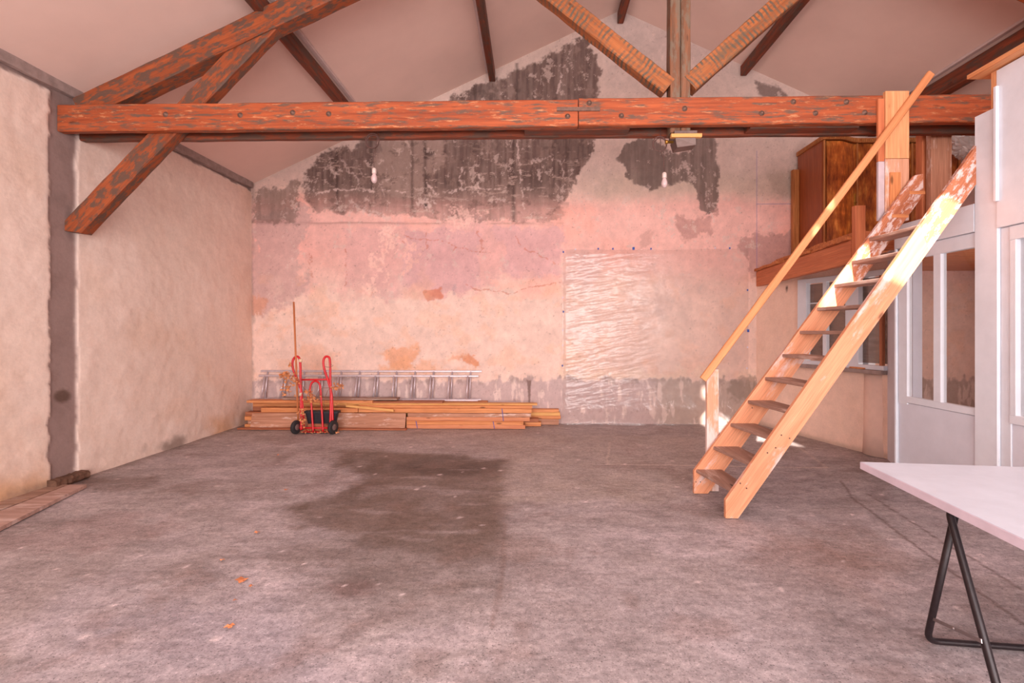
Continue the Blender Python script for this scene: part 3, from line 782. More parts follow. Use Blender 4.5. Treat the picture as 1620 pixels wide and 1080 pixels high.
# hanging bulbs
def bulb(px, label, coilpx, topx_):
    c = onY(px[0], px[1], YG); x = c.x
    t = thing('pendant_bulb', (x, YG, c.z-.07), label, 'lamp', 'bare bulbs hanging from the truss')
    m = MB(); m.lathe((x, YG, c.z-.075), [(.002, 0), (.016, .005), (.025, .022), (.028, .042), (.024, .062), (.015, .085), (.014, .09)], n=18); m.build('light_bulb', M_bulb, t)
    m = MB(); m.lathe((x, YG, c.z+.012), [(.017, 0), (.02, .004), (.02, .04), (.015, .05), (.006, .056)], n=16); m.build('socket', M_socket, t)
    pts = [(x, YG, c.z+.065)]
    cc = onY(coilpx[0], coilpx[1], YG); tp = onY(topx_, 205, YG)
    pts += [(x-.006, YG, c.z+.2), (cc.x+.02, YG, cc.z-.09)]
    pts += [(tp.x, YG, cc.z+.02), (tp.x, YG+.005, bb+.03)]
    m = MB(); m.tube(pts, .0035, 6)
    ring = [(cc.x+math.cos(k/20*2*math.pi)*.062, YG-.02+math.sin(k/20*6.28)*.01, cc.z+math.sin(k/20*2*math.pi)*.068*1.05) for k in range(20)]
    m.tube(ring, .0045, 6, closed=True)
    ring = [(cc.x+.004+math.cos(k/20*2*math.pi)*.056, YG-.012, cc.z-.006+math.sin(k/20*2*math.pi)*.060) for k in range(20)]
    m.tube(ring, .004, 6, closed=True)
    m.build('cord', M_cord, t)
bulb((592, 277), 'bare bulb on a coiled cord hanging in front of the left, larger soot patch', (590, 224), 597)
bulb((1051, 284), 'bare bulb on a coiled cord beside the metal box under the king post', (1043, 229), 1045)

# ------------------------------------------------------------------ LOFT, CABIN WALLS
XP = (onZ(1407, 762, 0).x+onZ(1586, 840, 0).x)/2    # face of the white partition
oc = Vector((onY(1197, 600, YB).x, YB, 0)); oe = onZ(1404, 726, 0)
LZ = 2.36                                            # loft floor top
print('XL', XL, 'apex', apex, 'XP', XP, 'oblique', oc, oe, 'truss z', bb, bt, 'pier', pierA, pierB)
od = (oe-oc); OL = od.length; odn = od.normalized(); onn = Vector((odn.y, -odn.x, 0))
if onn.dot(-oc) < 0: onn = -onn                      # normal towards the hall
def ow(px):   # distance along the oblique wall of a picture column
    d = ray(px, HY); d.z = 0
    # solve t*d = oc + s*odn
    det = d.x*(-odn.y)+odn.x*d.y
    s_ = (d.x*oc.y-d.y*oc.x)/(-(d.x*odn.y-d.y*odn.x)); return s_
WZ0, WZ1 = .96, 2.06
s0, s1 = ow(1267), ow(1403)
def oblique(A, B, n1, n2, col, P):
    ed = 1-ss(0, .07, B-.02+n1*.05); col = mixc(col, ed*.5, (150, 128, 112))
    col = mixc(col, ss(.0, .4, n2)*.25, (226, 190, 168))
    d = np.hypot(A-(ow(1245)), (B-1.97)*.7); col = mixc(col, 1-ss(.012, .03, d+n2*.015), (70, 50, 44))
    m = (A > ow(1262))*(A < ow(1268))*(B > 1.3+n2*.02)*(B < 1.76); col = mixc(col, m*.9, (120, 96, 90))
    return col, P
LB0_ = onY(1197, 453, YB-.03).z+.20
def oseg(name, a, b, z0, z1, nu=60, nv=60):
    plaingrid(name, tuple(oc+odn*a+Vector((0, 0, z0))), tuple(odn*(b-a)), (0, 0, z1-z0), nu, nv, (240, 206, 188), bump=.012, seed=431,
              extra=lambda A, B, n1, n2, col, P: oblique(A+a, B+z0, n1, n2, col, P), flip=(odn.cross(Vector((0, 0, 1))).dot(onn) < 0))
oseg('wall_cabin', 0, s0, 0, LB0_-.0)
oseg('wall_cabin', s0, OL, 0, WZ0)
oseg('wall_cabin', s0, OL, WZ1, LB0_-.0, 30, 10)
# bulging pier at the end of that wall
m = MB(); q = oc+odn*(OL-.17)+onn*-.125
m.lathe((q.x, q.y, 0), [(.18, 0), (.17, .3), (.165, .9)], n=28); 
pcol = m
o = m.build('wall_cabin', simple('pier_plaster', (240, 206, 190), .85, 0, .06, 8, .2, .4), kind='structure')
# connecting wall back to the partition post (edge-on from the hall)
m = MB(); q0 = oe.copy(); q1 = Vector((XP+.12, 4.40, 0))
m.prism([q0, q1, q1+Vector((.06, -.03, 0)), q0+Vector((.08, 0, 0))], (0, 0, 2.25)); m.build('wall_link', M_white2, kind='structure')
# the window in the oblique wall
def OP(s_, z, off=0): v = oc+odn*s_+onn*off; return Vector((v.x, v.y, z))
fw = MB()
def obar(mb, a, b, z0, z1, off=0., t=.05): mb.board(OP((a+b)/2, z0, off), OP((a+b)/2, z1, off), b-a, t, odn, .003)
def ohbar(mb, a, b, z0, z1, off=0., t=.05): mb.board(OP(a, (z0+z1)/2, off), OP(b, (z0+z1)/2, off), z1-z0, t, (0, 0, 1), .003)
W1 = ow
obar(fw, W1(1267), W1(1281), WZ0, WZ1, .02, .07); obar(fw, W1(1306), W1(1312), WZ0, WZ1, .02); obar(fw, W1(1343), W1(1364), WZ0, WZ1, .02, .07)
ohbar(fw, s0, OL, WZ1-.06, WZ1, .02, .065); ohbar(fw, s0, OL, WZ0, WZ0+.05, .02, .065)
fw.build('window_2', M_white, kind='structure')
win2 = bpy.data.objects[fw and 'window_2']
g = MB(); ohbar(g, W1(1281), W1(1343), 1.735, 1.75, .015, .02)
g.build('window_bar', M_white, win2)
g = MB(); obar(g, W1(1396), W1(1400), WZ0+.05, WZ1-.06, .02, .05); g.build('window_edge', M_plankB, win2, label='bare wooden window stile')
g = MB(); g.board(OP(s0+.05, WZ0+.55, -.01), OP(OL-.01, WZ0+.55, -.01), WZ1-WZ0-.14, .006, (0, 0, 1), .001); g.build('window_pane', M_dglass, win2)
g = MB(); ohbar(g, s0-.02, OL, WZ0-.045, WZ0, .035, .12); g.build('trim_9', M_cement, kind='structure')
g = MB(); g.lathe(OP(W1(1362), WZ0-.0, .045), [(.10, 0), (.105, .008), (.10, .016), (.02, .018)], n=20)
for i, v in enumerate(g.v):
    c0 = OP(W1(1362), 0, .045); r_ = v-c0; along = r_.dot(odn); ac = r_.dot(onn); g.v[i] = c0+odn*along+onn*ac*.45+Vector((0, 0, v.z))
g.build('wood_offcut', M_plankO, label='flat orange wooden offcut lying on the sill of the cabin window', cat='offcut')

# partition (white, glazed) : everything on the plane X = XP
def PYz(px, py): return onX(px, py, XP)
part = []
yP0 = 4.44                              # far end of the partition
y_ = lambda px: PYz(px, 500).y
GZ0, GZ1 = .82, 2.015
TH_ = .045
def pbox(mb, pa, pb, z0, z1, x0=0., x1=.05, ch=.003): mb.box((XP+x0, min(pa, pb), z0), (XP+x1, max(pa, pb), z1), ch)
pt = thing('glazed_partition', (XP+.03, (yP0+y_(1546))/2, 0), 'white glazed partition panel with two narrow panes behind the staircase', 'partition', None)
m = MB(); pbox(m, yP0, y_(1420), 0, 2.33, -.015, .08); m.build('corner_post', M_white, pt)
m = MB()
pbox(m, y_(1421), y_(1435), .75, GZ1+.11, 0, .045); pbox(m, y_(1477), y_(1489), GZ0, GZ1, -.004, .045)
pbox(m, y_(1421), y_(1545), GZ1, GZ1+.11, .0, .045); pbox(m, y_(1435), y_(1545), .765, GZ0, -.004, .045)
m.build('frame', M_white, pt)
m = MB(); pbox(m, y_(1421), y_(1545), 0, .762, .008, .04); m.build('lower_panel', M_white2, pt)
m = MB(); pbox(m, y_(1421), y_(1545), GZ1+.112, 2.335, -.022, .05); m.build('fascia_board', M_white, pt)
for a, b in ((1435, 1477), (1489, 1544.5)):
    m = MB(); pbox(m, y_(a), y_(b), GZ0, GZ1, .02, .024, .0005); m.build('pane', M_glass, pt)
pt2 = thing('glazed_partition', (XP, 2.5, 0), 'taller white partition with a wide post and window at the right edge beside the table', 'partition')
m = MB(); pbox(m, y_(1545.5), y_(1583), 0, 2.97, -.02, .06, .006); m.build('wide_post', M_white, pt2)
m = MB(); pbox(m, y_(1583.5), 1.0, 2.115, 3.22, -.03, .035); m.build('upper_board', M_white, pt2)
m = MB(); pbox(m, y_(1583.5), y_(1588.5), 2.3, 3.10, -.055, -.031); m.build('cover_strip', M_white, pt2)
m = MB(); pbox(m, y_(1583.5), y_(1600), .0, 2.112, -.002, .05); pbox(m, y_(1600), y_(1610), GZ0, GZ1, -.012, .045)
pbox(m, y_(1600), 1.0, GZ1, 2.112, -.012, .045); pbox(m, y_(1600), 1.0, .76, GZ0, -.012, .045)
pbox(m, 2.15, 2.07, GZ0, GZ1, -.012, .045); pbox(m, 1.08, 1.0, GZ0, GZ1, -.012, .045); m.build('frame', M_white, pt2)
m = MB(); pbox(m, y_(1600.5), 1.0, 0, .758, .006, .04); m.build('lower_panel', M_white2, pt2)
for a, b in ((y_(1610), 2.15), (2.07, 1.08)):
    m = MB(); pbox(m, a, b, GZ0, GZ1, .02, .024, .0005); m.build('pane', M_glass, pt2)
# stud and plank above
m = MB(); m.box((XP-.02, y_(1583.5)+.002, 2.972), (XP+.05, y_(1572), 3.228)); m.build('wall_stud', M_pine, label='short orange timber stud on top of the wide white partition post', cat='stud')
m = MB(); m.board((XP+.02, 3.60, 3.245), (XP+.02, 1.0, 3.245), .26, .03, (1, 0, 0), .003); m.build('top_plank', M_pine, label='long pine plank lying along the top of the tall white partition', cat='plank')
# cabin inside: rear and side walls
m = MB(); m.box((XP+.05, .9, 0), (XR-.05, .98, 2.28)); m.build('wall_cabin_end', M_white2, kind='structure')
m = MB(); m.box((XP+.55, 5.6, 0), (XP+.63, 5.7, 2.26)); m.build('cabin_post', M_white, label='white post inside the cabin seen through the narrow panes', cat='post')

# loft: edge beam, floorboards
loft = thing('mezzanine', (5.0, 5.8, 2.05), 'timber mezzanine floor at the right carrying the wardrobe', 'mezzanine')
eb0 = onY(1197, 440, YB-.03)
LB0 = onY(1197, 453, YB-.03).z
e1 = Vector((0, 0, 0)); dpt = 765*(LB0-CAMZ)/(HY-416.); dd_ = ray(1346, 416); e1 = dd_*dpt; 
eb1 = Vector((e1.x, e1.y, 0))
print('edge beam end', eb1, LB0)
eb0v = Vector((eb0.x, YB-.02, 0)); ed_ = (eb1-eb0v).normalized(); en = Vector((-ed_.y, ed_.x, 0))
if en.x < 0: en = -en
BH = .225
m = MB(); c_ = Vector((0, 0, LB0+BH/2)); m.board(eb0v+en*.035+c_, eb1+en*.035+c_, BH, .07, (0, 0, 1), .006, 10, .001); m.build('edge_beam', M_loftbeam, loft)
nb = 21; lenE = (eb1-eb0v).length
for i in range(nb):
    a = eb0v+ed_*(lenE*i/nb+.003); b = eb0v+ed_*(lenE*(i+1)/nb-.003); mid = (a+b)/2
    st_ = random.uniform(-.05, .02)
    m = MB(); m.board(Vector((mid.x+st_, mid.y, LB0+BH+.018)), Vector((XR-.05, mid.y, LB0+BH+.018)), (b-a).length, .035, (0, 1, 0), .003); m.build('floorboard', M_loftboard, loft)
for i in range(5, nb):     # second layer set back
    a = eb0v+ed_*(lenE*i/nb+.003); b = eb0v+ed_*(lenE*(i+1)/nb-.003); mid = (a+b)/2
    st_ = random.uniform(-.01, .03)
    m = MB(); m.board(Vector((mid.x+st_, mid.y, LB0+BH+.055)), Vector((XR-.05, mid.y, LB0+BH+.055)), (b-a).length, .034, (0, 1, 0), .003); m.build('upper_board', M_loftboard, loft)
FZ = LB0+BH+.073
m = MB(); m.box((XP+.06, .95, 2.30), (XR-.04, eb1.y-.01, 2.345)); m.build('landing_deck', M_loftboard, loft)
m = MB(); m.box((eb1.x+.02, eb1.y-.06, LB0+.12), (XP+.35, eb1.y-.005, FZ)); m.build('end_beam', M_loftbeam, loft)
# newel on the corner of the loft
nz = CAMZ+(HY-326)/765*dpt*.99
m = MB(); q = eb1+ed_*.04+en*.05
m.board((q.x, q.y, LB0-.03), (q.x, q.y, nz), .10, .06, (1, 0, 0), .008, 6, .001); m.build('newel_post', M_loftbeam, label='short rough newel post standing at the corner of the loft edge', cat='post')

# tall loft post in front of the truss
YPo = YT0-.041
a = onY(1407, 140, YPo-.04); b = onY(1445, 140, YPo-.04); c = onY(1407, 248, YPo-.04)
post = thing('loft_post', ((a.x+b.x)/2, YPo, 2.34), 'pale pine post bolted in front of the truss beam above the landing', 'post')
m = MB(); m.box((a.x, YPo+.003, c.z+.002), (b.x, YPo+.039, a.z)); m.build('upper_length', M_pine, post)
m = MB(); m.box((a.x, YPo+.005, 2.346), (b.x, YPo+.039, c.z-.002)); m.build('lower_length', M_postwash, post)
m = MB(); m.box((a.x-.055, YPo+.012, c.z-.02), (a.x-.002, YPo+.039, a.z-.06)); m.build('side_board', M_loftbeam, post, label='brown side board')
m = MB(); m.box((a.x-.055, YPo+.012, 2.346), (a.x-.002, YPo+.039, c.z-.022)); m.build('side_board', M_lilac, post, label='white painted side board')
a2 = onY(1414, 270, YPo-.05); b2 = onY(1431, 330, YPo-.05); m = MB(); m.box((a2.x, YPo-.012, b2.z), (b2.x, YPo+.004, a2.z)); m.build('cleat', M_plankO, post)
# rear posts on the loft
def rpost(px0, px1, Y, z1, mat, label, th=.09):
    x0 = onY(px0, 300, Y).x; x1 = onY(px1, 300, Y).x; m = MB(); m.box((x0, Y, 2.346 if Y < eb1.y else FZ), (x1, Y+th, z1)); return m.build('loft_stud', mat, label=label, cat='post')
rpost(1473, 1506, 4.62, 3.42, M_plankW, 'wide weathered board post behind the truss beam on the loft', .06)
rpost(1459, 1472.5, 4.70, 3.42, M_loftbeam, 'narrow brown post just left of the wide weathered one on the loft', .08)

# ------------------------------------------------------------------ WARDROBE on the loft
def wardrobe():
    yb = YB-.06; xl = onY(1262, 300, yb).x
    yf = None
    Y = 6.6
    for k in range(300):
        if onY(1300, 300, Y).x < xl: break
        Y -= .005
    yf = Y; xr = onY(1519, 300, yf).x
    zt = onY(1310, 214, yf).z; zb = FZ
    zt = min(zt, ceil_z(xr)-.05)
    wd = thing('wardrobe', ((xl+xr)/2, (yf+yb)/2, zb), 'dark walnut veneered wardrobe with carved cornice standing on the loft', 'wardrobe')
    W_ = xr-xl; third = (W_)*.295
    def yc(x):   # plan curve of the front
        u = x-xl
        if u > W_/2: u = W_-u
        if u < third: return yf+.0+.13*ss(.35, 1, np.array(u/third))
        return yf+.13
    m = MB(); m.box((xl, yf+.03, zb), (xl+.025, yb, zt-.06)); m.build('side_panel', M_wardside, wd)
    m = MB(); m.box((xr-.025, yf+.03, zb), (xr, yb, zt-.06)); m.build('side_panel', M_wardside, wd)
    m = MB(); m.box((xl+.026, yb-.02, zb), (xr-.026, yb, zt-.06)); m.build('back_panel', M_wardside, wd)
    def curved(x0, x1, z0, z1, th, off, n=16, lcx=None):
        mb = MB(); vs = []; lc = []; xm = (x0+x1)/2
        for i in range(n+1):
            x = x0+(x1-x0)*i/n; y = float(yc(x))-off
            for (yy, zz) in ((y, z0), (y, z1), (y+th, z1), (y+th, z0)): vs.append((x, yy, zz)); lc.append((zz, x-xm, yy))
        fs = []
        for i in range(n):
            for k in range(4): k2 = (k+1) % 4; fs.append((i*4+k, i*4+k2, (i+1)*4+k2, (i+1)*4+k))
        fs.append((3, 2, 1, 0)); fs.append(tuple(n*4+k for k in range(4)))
        mb.add(vs, fs, lc); return mb
    # cornice with carved teeth
    cor = curved(xl-.015, xr+.015, zt-.06, zt, .12, .03, 40); cor.box((xl-.02, yf+.09, zt-.06), (xl+.05, yb, zt), .004); cor.box((xr-.05, yf+.09, zt-.06), (xr+.02, yb, zt), .004)
    tb = cor; n = 70
    for i in range(n):
        x = xl+(W_)*(i+.5)/n; y = float(yc(x))-.036; tb.box((x-.008, y-.004, zt-.052), (x+.006, y+.004, zt-.014), .001)
    for i in range(20):
        y = yf+.06+(yb-yf-.1)*i/20; tb.box((xl-.026, y, zt-.052), (xl-.020, y+.013, zt-.014), .001)
    cor.build('cornice', M_wardtrim, wd)
    dv = [xl+.03, xl+third, xr-third, xr-.03]
    for i in range(3):
        d = curved(dv[i]+.012, dv[i+1]-.012, zb+.12, zt-.075, .022, 0); d.c = [(c[0]+i*9, c[1], c[2]) for c in d.c]
        do = d.build('door', M_burl, wd)
        if i < 2:
            kx_ = dv[i+1]-.04 if i == 0 else dv[i+1]-.05; ky = float(yc(kx_)); m = MB(); m.board((kx_, ky-.008, zb+.75), (kx_, ky-.008, zb+.92), .025, .012, (1, 0, 0), .003)
            m.lathe((kx_, ky-.012, zb+.8), [(.008, 0), (.006, .012), (.014, .022), (.004, .026)], (0, -1, 0), 10); m.build('handle', M_brass, do)
    m = curved(xl+.005, xr-.005, zb, zb+.11, .03, .012, 30); m.build('plinth', M_wardside, wd)
    for x in (xl+.012, dv[1], dv[2], xr-.012):
        y = float(yc(x)); m = MB(); m.board((x, y+.0, zb+.115), (x, y+.0, zt-.065), .022, .03, (1, 0, 0), .006, 20, .0015); m.build('carved_stile', M_wardtrim, wd)
    m = MB(); m.box((xl+.026, yf+.15, zt-.075), (xr-.026, yb-.021, zt-.061)); m.build('top_panel', M_wardside, wd)
    return xl, xr, yf, yb, zt, zb
wx0, wx1, wyf, wyb, wzt, wzb = wardrobe()
# thin golden board leaning beside it
m = MB(); xa = onY(1255, 300, YB-.11).x; m.box((xa, YB-.11, FZ), (wx0-.004, YB-.045, onY(1256, 268, YB-.11).z)); m.build('leaning_board', M_wardtrim, label='narrow brown board standing upright between the wardrobe and the back wall', cat='board')
# crumpled plastic bag at the right end of the wardrobe
def bag():
    c = onY(1524, 224, 6.2); R = np.random.RandomState(4)
    m = MB(); n, k = 18, 26; vs = []; fs = []
    for i in range(n+1):
        th = math.pi*i/n
        for j in range(k):
            ph = 2*math.pi*j/k; r = 1+.28*math.sin(3*ph+i)*math.sin(th)+R.uniform(-.12, .12)
            vs.append((c.x+.03+.16*r*math.sin(th)*math.cos(ph), 6.2+.10*r*math.sin(th)*math.sin(ph), c.z+.17*r*math.cos(th)-.03))
    for i in range(n):
        for j in range(k): j2 = (j+1) % k; fs.append((i*k+j, i*k+j2, (i+1)*k+j2, (i+1)*k+j))
    m.add(vs, fs); m.build('plastic_bag', M_bag, label='crumpled clear plastic bag hanging at the right end of the wardrobe', cat='bag')
    zt_ = ceil_z(c.x); h = MB(); h.tube([(c.x+.03, 6.2, c.z+.10), (c.x+.03, 6.2, zt_-.01)], .004, 6)
    h.build('string', M_cord, [o for o in bpy.data.objects if o.name == 'plastic_bag'][0])
bag()

# ------------------------------------------------------------------ STAIRCASE
YN = onZ(1160, 820, 0).y; YF = onZ(1115, 781, 0).y
print('stair planes', YN, YF)
stair = thing('staircase', (1.6, (YN+YF)/2, 0), 'steep open pine mill staircase leading up to the loft', 'staircase')
TS = .032
def stringer(px, Y, mat, name='stringer', yo=0):
    pts = [onY(a, b, Y) for a, b in px]; 
    z = min(p.z for p in pts)
    ax = (pts[2]-pts[1])
    m = MB(); m.prism(pts[::-1], (0, TS, 0), ax); return m.build(name, mat, stair)
# upper edge, then lower edge (rows and columns read on the photograph, laid on the board's own plane)
near = [(1148, 819), (1148, 791), (1298, 579), (1533, 247), (1546, 228), (1546, 289), (1352, 560), (1168, 820)]
npts = [onY(a, b, YN) for a, b in near]
zmin = min(p.z for p in npts)
near_top = onY(1546, 289, YN)
M_list = [M_stair]
m = MB(); npts = [Vector((p.x, YN, max(p.z, 0.002))) for p in npts]; npts[0].z = npts[-1].z = .002
uA = npts[1]+(npts[3]-npts[1])*.80; lA = npts[7]+(npts[5]-npts[7])*.80
m.prism([npts[0], npts[1], npts[2], uA, lA, npts[6], npts[7]][::-1], (0, TS, 0), npts[2]-npts[1]); m.build('stringer', M_stair, stair)
m = MB(); m.prism([uA, npts[3], npts[4], npts[5], lA][::-1], (0, TS, 0), npts[2]-npts[1]); m.build('stringer_top', M_stairpaint, stair, label='paint splashed top end of the near stringer')
far = [(1098, 777), (1098, 745), (1448, 277), (1460, 275), (1461, 308), (1292, 538), (1120, 777)]
fpts = [onY(a, b, YF) for a, b in far]; fpts[0].z = fpts[-1].z = .002
def clip_line(p, q, t): return p+(q-p)*t
# far stringer in one board, splashed with paint towards its top
cut = .70
A_, B_ = fpts[1], fpts[2]; C_, D_ = fpts[6], fpts[4]
mA = A_+(B_-A_)*cut; D2 = D_
lowd = (fpts[4]-fpts[6]); mC = fpts[6]+lowd*cut
m = MB(); m.prism([fpts[0], A_, mA, mC, fpts[6]][::-1], (0, TS, 0), A_-B_); m.build('stringer', M_stair, stair)
m = MB(); m.prism([mA, B_, fpts[3], fpts[4], mC][::-1], (0, TS, 0), A_-B_); m.build('stringer_top', M_stairpaint, stair, label='paint splashed top end of the far stringer')
# treads: corner of the far end read from the photo, near end on the near stringer
def lineX(p, q, z): t = (z-p.z)/(q.z-p.z); return p.x+(q.x-p.x)*t
for i in range(1, 12):
    z = .012+.1975*i
    xf0 = lineX(fpts[1], fpts[2], z)+.004; xf1 = lineX(fpts[6], fpts[4], z-.03)-.006
    xn0 = lineX(npts[1], npts[3], z)+.004; xn1 = lineX(npts[7], npts[5], z-.03)-.006
    m = MB(); y0 = YN+TS-.006; y1 = YF+.008; tt = .028
    vs = [(xn0, y0, z-tt), (xn1, y0, z-tt), (xf1, y1, z-tt), (xf0, y1, z-tt), (xn0, y0, z), (xn1, y0, z), (xf1, y1, z), (xf0, y1, z)]
    r = random.uniform(0, 40); lc = [(v[1]+r, v[0]+r, v[2]) for v in vs]
    m.add(vs, [(3, 2, 1, 0), (4, 5, 6, 7), (0, 1, 5, 4), (1, 2, 6, 5), (2, 3, 7, 6), (3, 0, 4, 7)], lc)
    o = m.build('tread', M_tread, stair)
    bv = o.modifiers.new('bevel', 'BEVEL'); bv.width = .005; bv.segments = 2
# empty tread slots at the top of the far stringer
for z in (.012+.1975*12, .012+.1975*13):
    x0 = lineX(fpts[1], fpts[2], z)+.05; x1 = lineX(fpts[6], fpts[4], z)-.01
    m = MB(); m.box((x0, YF-.0015, z-.028), (x1, YF+.004, z), .0005); m.build('tread_slot', M_plankO, stair)
# nail heads
for a, b in ((1171, 764), (1181, 772), (1236, 688), (1227, 708), (1214, 716), (1249, 693)): 
    p = onY(a, b, YN); nl = MB(); nl.lathe((p.x, YN+.001, p.z), [(.006, 0), (.006, .003), (.002, .004)], (0, -1, 0), 8); nl.build('nail', M_iron, stair)
for a, b in ((1101, 762), (1108, 762), (1174, 679), (1190, 645), (1142, 714)):
    p = onY(a, b, YF); nl = MB(); nl.lathe((p.x, YF+.001, p.z), [(.005, 0), (.005, .003), (.002, .004)], (0, -1, 0), 8); nl.build('nail', M_iron, stair)
# handrail and its foot post
rY = YF+TS+.0165
pst0 = onY(1118, 700, rY+.02); pst1 = onY(1137, 700, rY+.02); ztp = onY(1128, 584, rY).z
m = MB(); m.box((pst0.x, rY+.016, 0.002), (pst1.x, rY+.056, ztp)); m.build('rail_post', M_postwash, stair, label='whitewashed post at the foot of the handrail')
ra = onY(1112, 600, rY); rb = onY(1473, 116, rY)
m = MB(); m.board(ra, rb, .062, .028, (0, 0, 1), .006, 14, .0015); m.build('handrail', M_rail, stair)

# ------------------------------------------------------------------ TRESTLE TABLE
TZ = .75
tl = onZ(1362, 730, TZ); tn = onZ(1622, 853, TZ); tr_ = onZ(1622, 728.5, TZ)
du = (tn-tl).normalized(); dv_ = (tr_-tl).normalized(); dv_ = (dv_-du*dv_.dot(du)).normalized()
tLn, tWd = 1.5, 1.5
tab = thing('table_board', (tl+du*tLn/2+dv_*tWd/2-Vector((0, 0, .036))), 'white painted board laid as a table top on a black trestle, at the lower right', 'table top')
def tp(a, b, z=0): p = tl+du*a+dv_*b; return Vector((p.x, p.y, TZ+z))
m = MB(); m.board(tp(tLn/2, .0, -.017), tp(tLn/2, tWd, -.017), tLn, .034, du, .003); m.build('board', M_tabletop, tab)
m = MB(); m.board(tp(.001, -.0025, -.018), tp(tLn-.001, -.0025, -.018), .034, .004, (0, 0, 1), .001); m.build('edge_band', M_tableedge, tab)
tres = thing('trestle', (tp(.4, .25).x, tp(.4, .25).y, 0), 'black folding tube trestle carrying the white table board', 'trestle')
def bend(pts, r, n=6):
    """round the corners of a polyline"""
    out = [Vector(pts[0])]
    for i in range(1, len(pts)-1):
        a, b, c = Vector(pts[i-1]), Vector(pts[i]), Vector(pts[i+1])
        d0 = (a-b).normalized(); d1 = (c-b).normalized(); r_ = min(r, (a-b).length*.45, (c-b).length*.45)
        p = b+d0*r_; q = b+d1*r_
        for k in range(n+1): t = k/n; out.append(p*(1-t)**2+b*2*t*(1-t)+q*t*t)
    out.append(Vector(pts[-1])); return out
TR = .0135
def vdir(L): return dv_*L
b1 = onZ(1466, 1013, TR); t1 = Vector(); d_ = ray(1510, 813); t1 = onZ(1511, 812, .655)
# frame A: floor bar far side, rises to the top
A0 = b1; A1 = Vector((t1.x, t1.y, .655))
wdt = .85
fA = bend([A1+Vector((0, 0, 0)), A0, A0+vdir(wdt), A1+vdir(wdt)], .05)
m = MB(); m.tube(fA, TR, 12); m.build('rear_frame', M_black, tres)
B1 = onZ(1499, 800, TZ-.034-TR); B0 = onZ(1604, 1183, TR)
fB = bend([B0+vdir(.0)+dv_*wdt, B0, B1, B1+vdir(wdt), B0+vdir(wdt)*.999+Vector((0, 0, .001))][1:4], .05)
fB = bend([B0+vdir(wdt), B0, B1, B1+vdir(wdt)], .05)
m = MB(); m.tube(fB+[B0+vdir(wdt)], TR, 12); m.build('front_frame', M_black, tres)
sa = A0+(A1-A0)*.19; sb = B0+(B1-B0)*.42
sb = onY(1553, 1014, (B0+(B1-B0)*.35).y)
m = MB(); m.board(sa, sb, .014, .003, (0, 0, 1), .0005); m.lathe((sa+sb)/2, [(.008, -.004), (.008, .004), (.003, .006)], (0, -1, 0), 10); m.build('stay', M_steel, tres)

# ------------------------------------------------------------------ TIMBER PILE, LADDERS
def plank(px0, px1, z0, z1, y0, y1, mat, label, group='planks of the timber pile', tilt=0, dz=0, name='plank'):
    ym = y0; a = onY(px0, 650, ym).x; b = onY(px1, 650, ym).x
    zm = (z0+z1)/2; m = MB()
    m.board((a, (y0+y1)/2+tilt, zm+dz), (b, (y0+y1)/2-tilt, zm), z1-z0, y1-y0, (0, 0, 1), .003, 6, .0006)
    return m.build(name, mat, label=label, cat='plank', group=group)
# lying on the floor
plank(375, 642, .001, .024, 6.70, 6.775, M_plankB, 'thin brown plank lying on the floor in front of the pile behind the hand truck')
# bottom courses (left half hidden by the leaning board)
plank(387, 640, .001, .05, 6.86, 7.0, M_plankO, 'orange plank at the very bottom of the left end of the pile')
plank(392, 640, .052, .10, 6.87, 7.0, M_plankW, 'weathered plank second from the floor at the left end of the pile')
plank(387, 640, .102, .16, 6.87, 7.0, M_plankO, 'orange plank with its end showing low at the left of the pile')
plank(388, 560, .162, .22, 6.87, 7.0, M_plankB, 'dark brown plank end at the left of the pile under the orange one')
plank(413, 566, .222, .285, 6.86, 6.99, M_plankO, 'orange plank above the leaning wide board at the left')
# bottom courses, right half
plank(643, 831, .001, .055, 6.84, 6.99, M_plankP, 'lowest rosy plank of the front right bundle')
plank(541+102, 828, .057, .108, 6.84, 6.99, M_plankO, 'orange plank second from the floor in the front right bundle')
plank(643, 838, .110, .162, 6.85, 7.0, M_plankP, 'rosy plank third from the floor in the front right bundle')
plank(645, 840, .164, .218, 6.85, 7.0, M_plankW, 'weathered plank fourth from the floor in the front right bundle')
plank(567, 842, .287, .325, 6.88, 7.0, M_plankO, 'orange plank near the top of the front bundle, reaching right')
plank(567, 841, .222, .285, 6.86, 7.0, M_plankO, 'thick orange plank above the weathered one in the right bundle')
plank(477, 850, .327, .350, 6.90, 7.02, M_plankY, 'thin yellowish plank running along the top of the pile')
# rear courses
plank(600, 856, .001, .06, 7.03, 7.13, M_plankO, 'orange plank on the floor behind the front right bundle')
plank(600, 852, .062, .115, 7.03, 7.13, M_plankB, 'brown plank whose end sticks out low right of the front bundle')
plank(590, 884, .001, .085, 7.15, 7.25, M_plankW, 'weathered plank at the wall foot, reaching far right')
plank(590, 887, .087, .135, 7.15, 7.25, M_plankO, 'orange plank reaching furthest right at the wall')
plank(610, 886, .137, .185, 7.14, 7.25, M_plankY, 'yellowish plank second from top in the short stack at the wall')
plank(610, 884, .187, .23, 7.14, 7.25, M_plankO, 'orange top plank of the short stack at the wall')
for i, (z0, z1) in enumerate(((.001, .09), (.092, .18), (.182, .27), (.272, .345))):
    plank(400, 583, z0, z1, 7.05, 7.24, [M_plankB, M_plankG, M_plankB, M_plankO][i], ['brown', 'grey', 'second brown', 'orange'][i]+' plank hidden deep at the rear left of the pile, under the ladders')
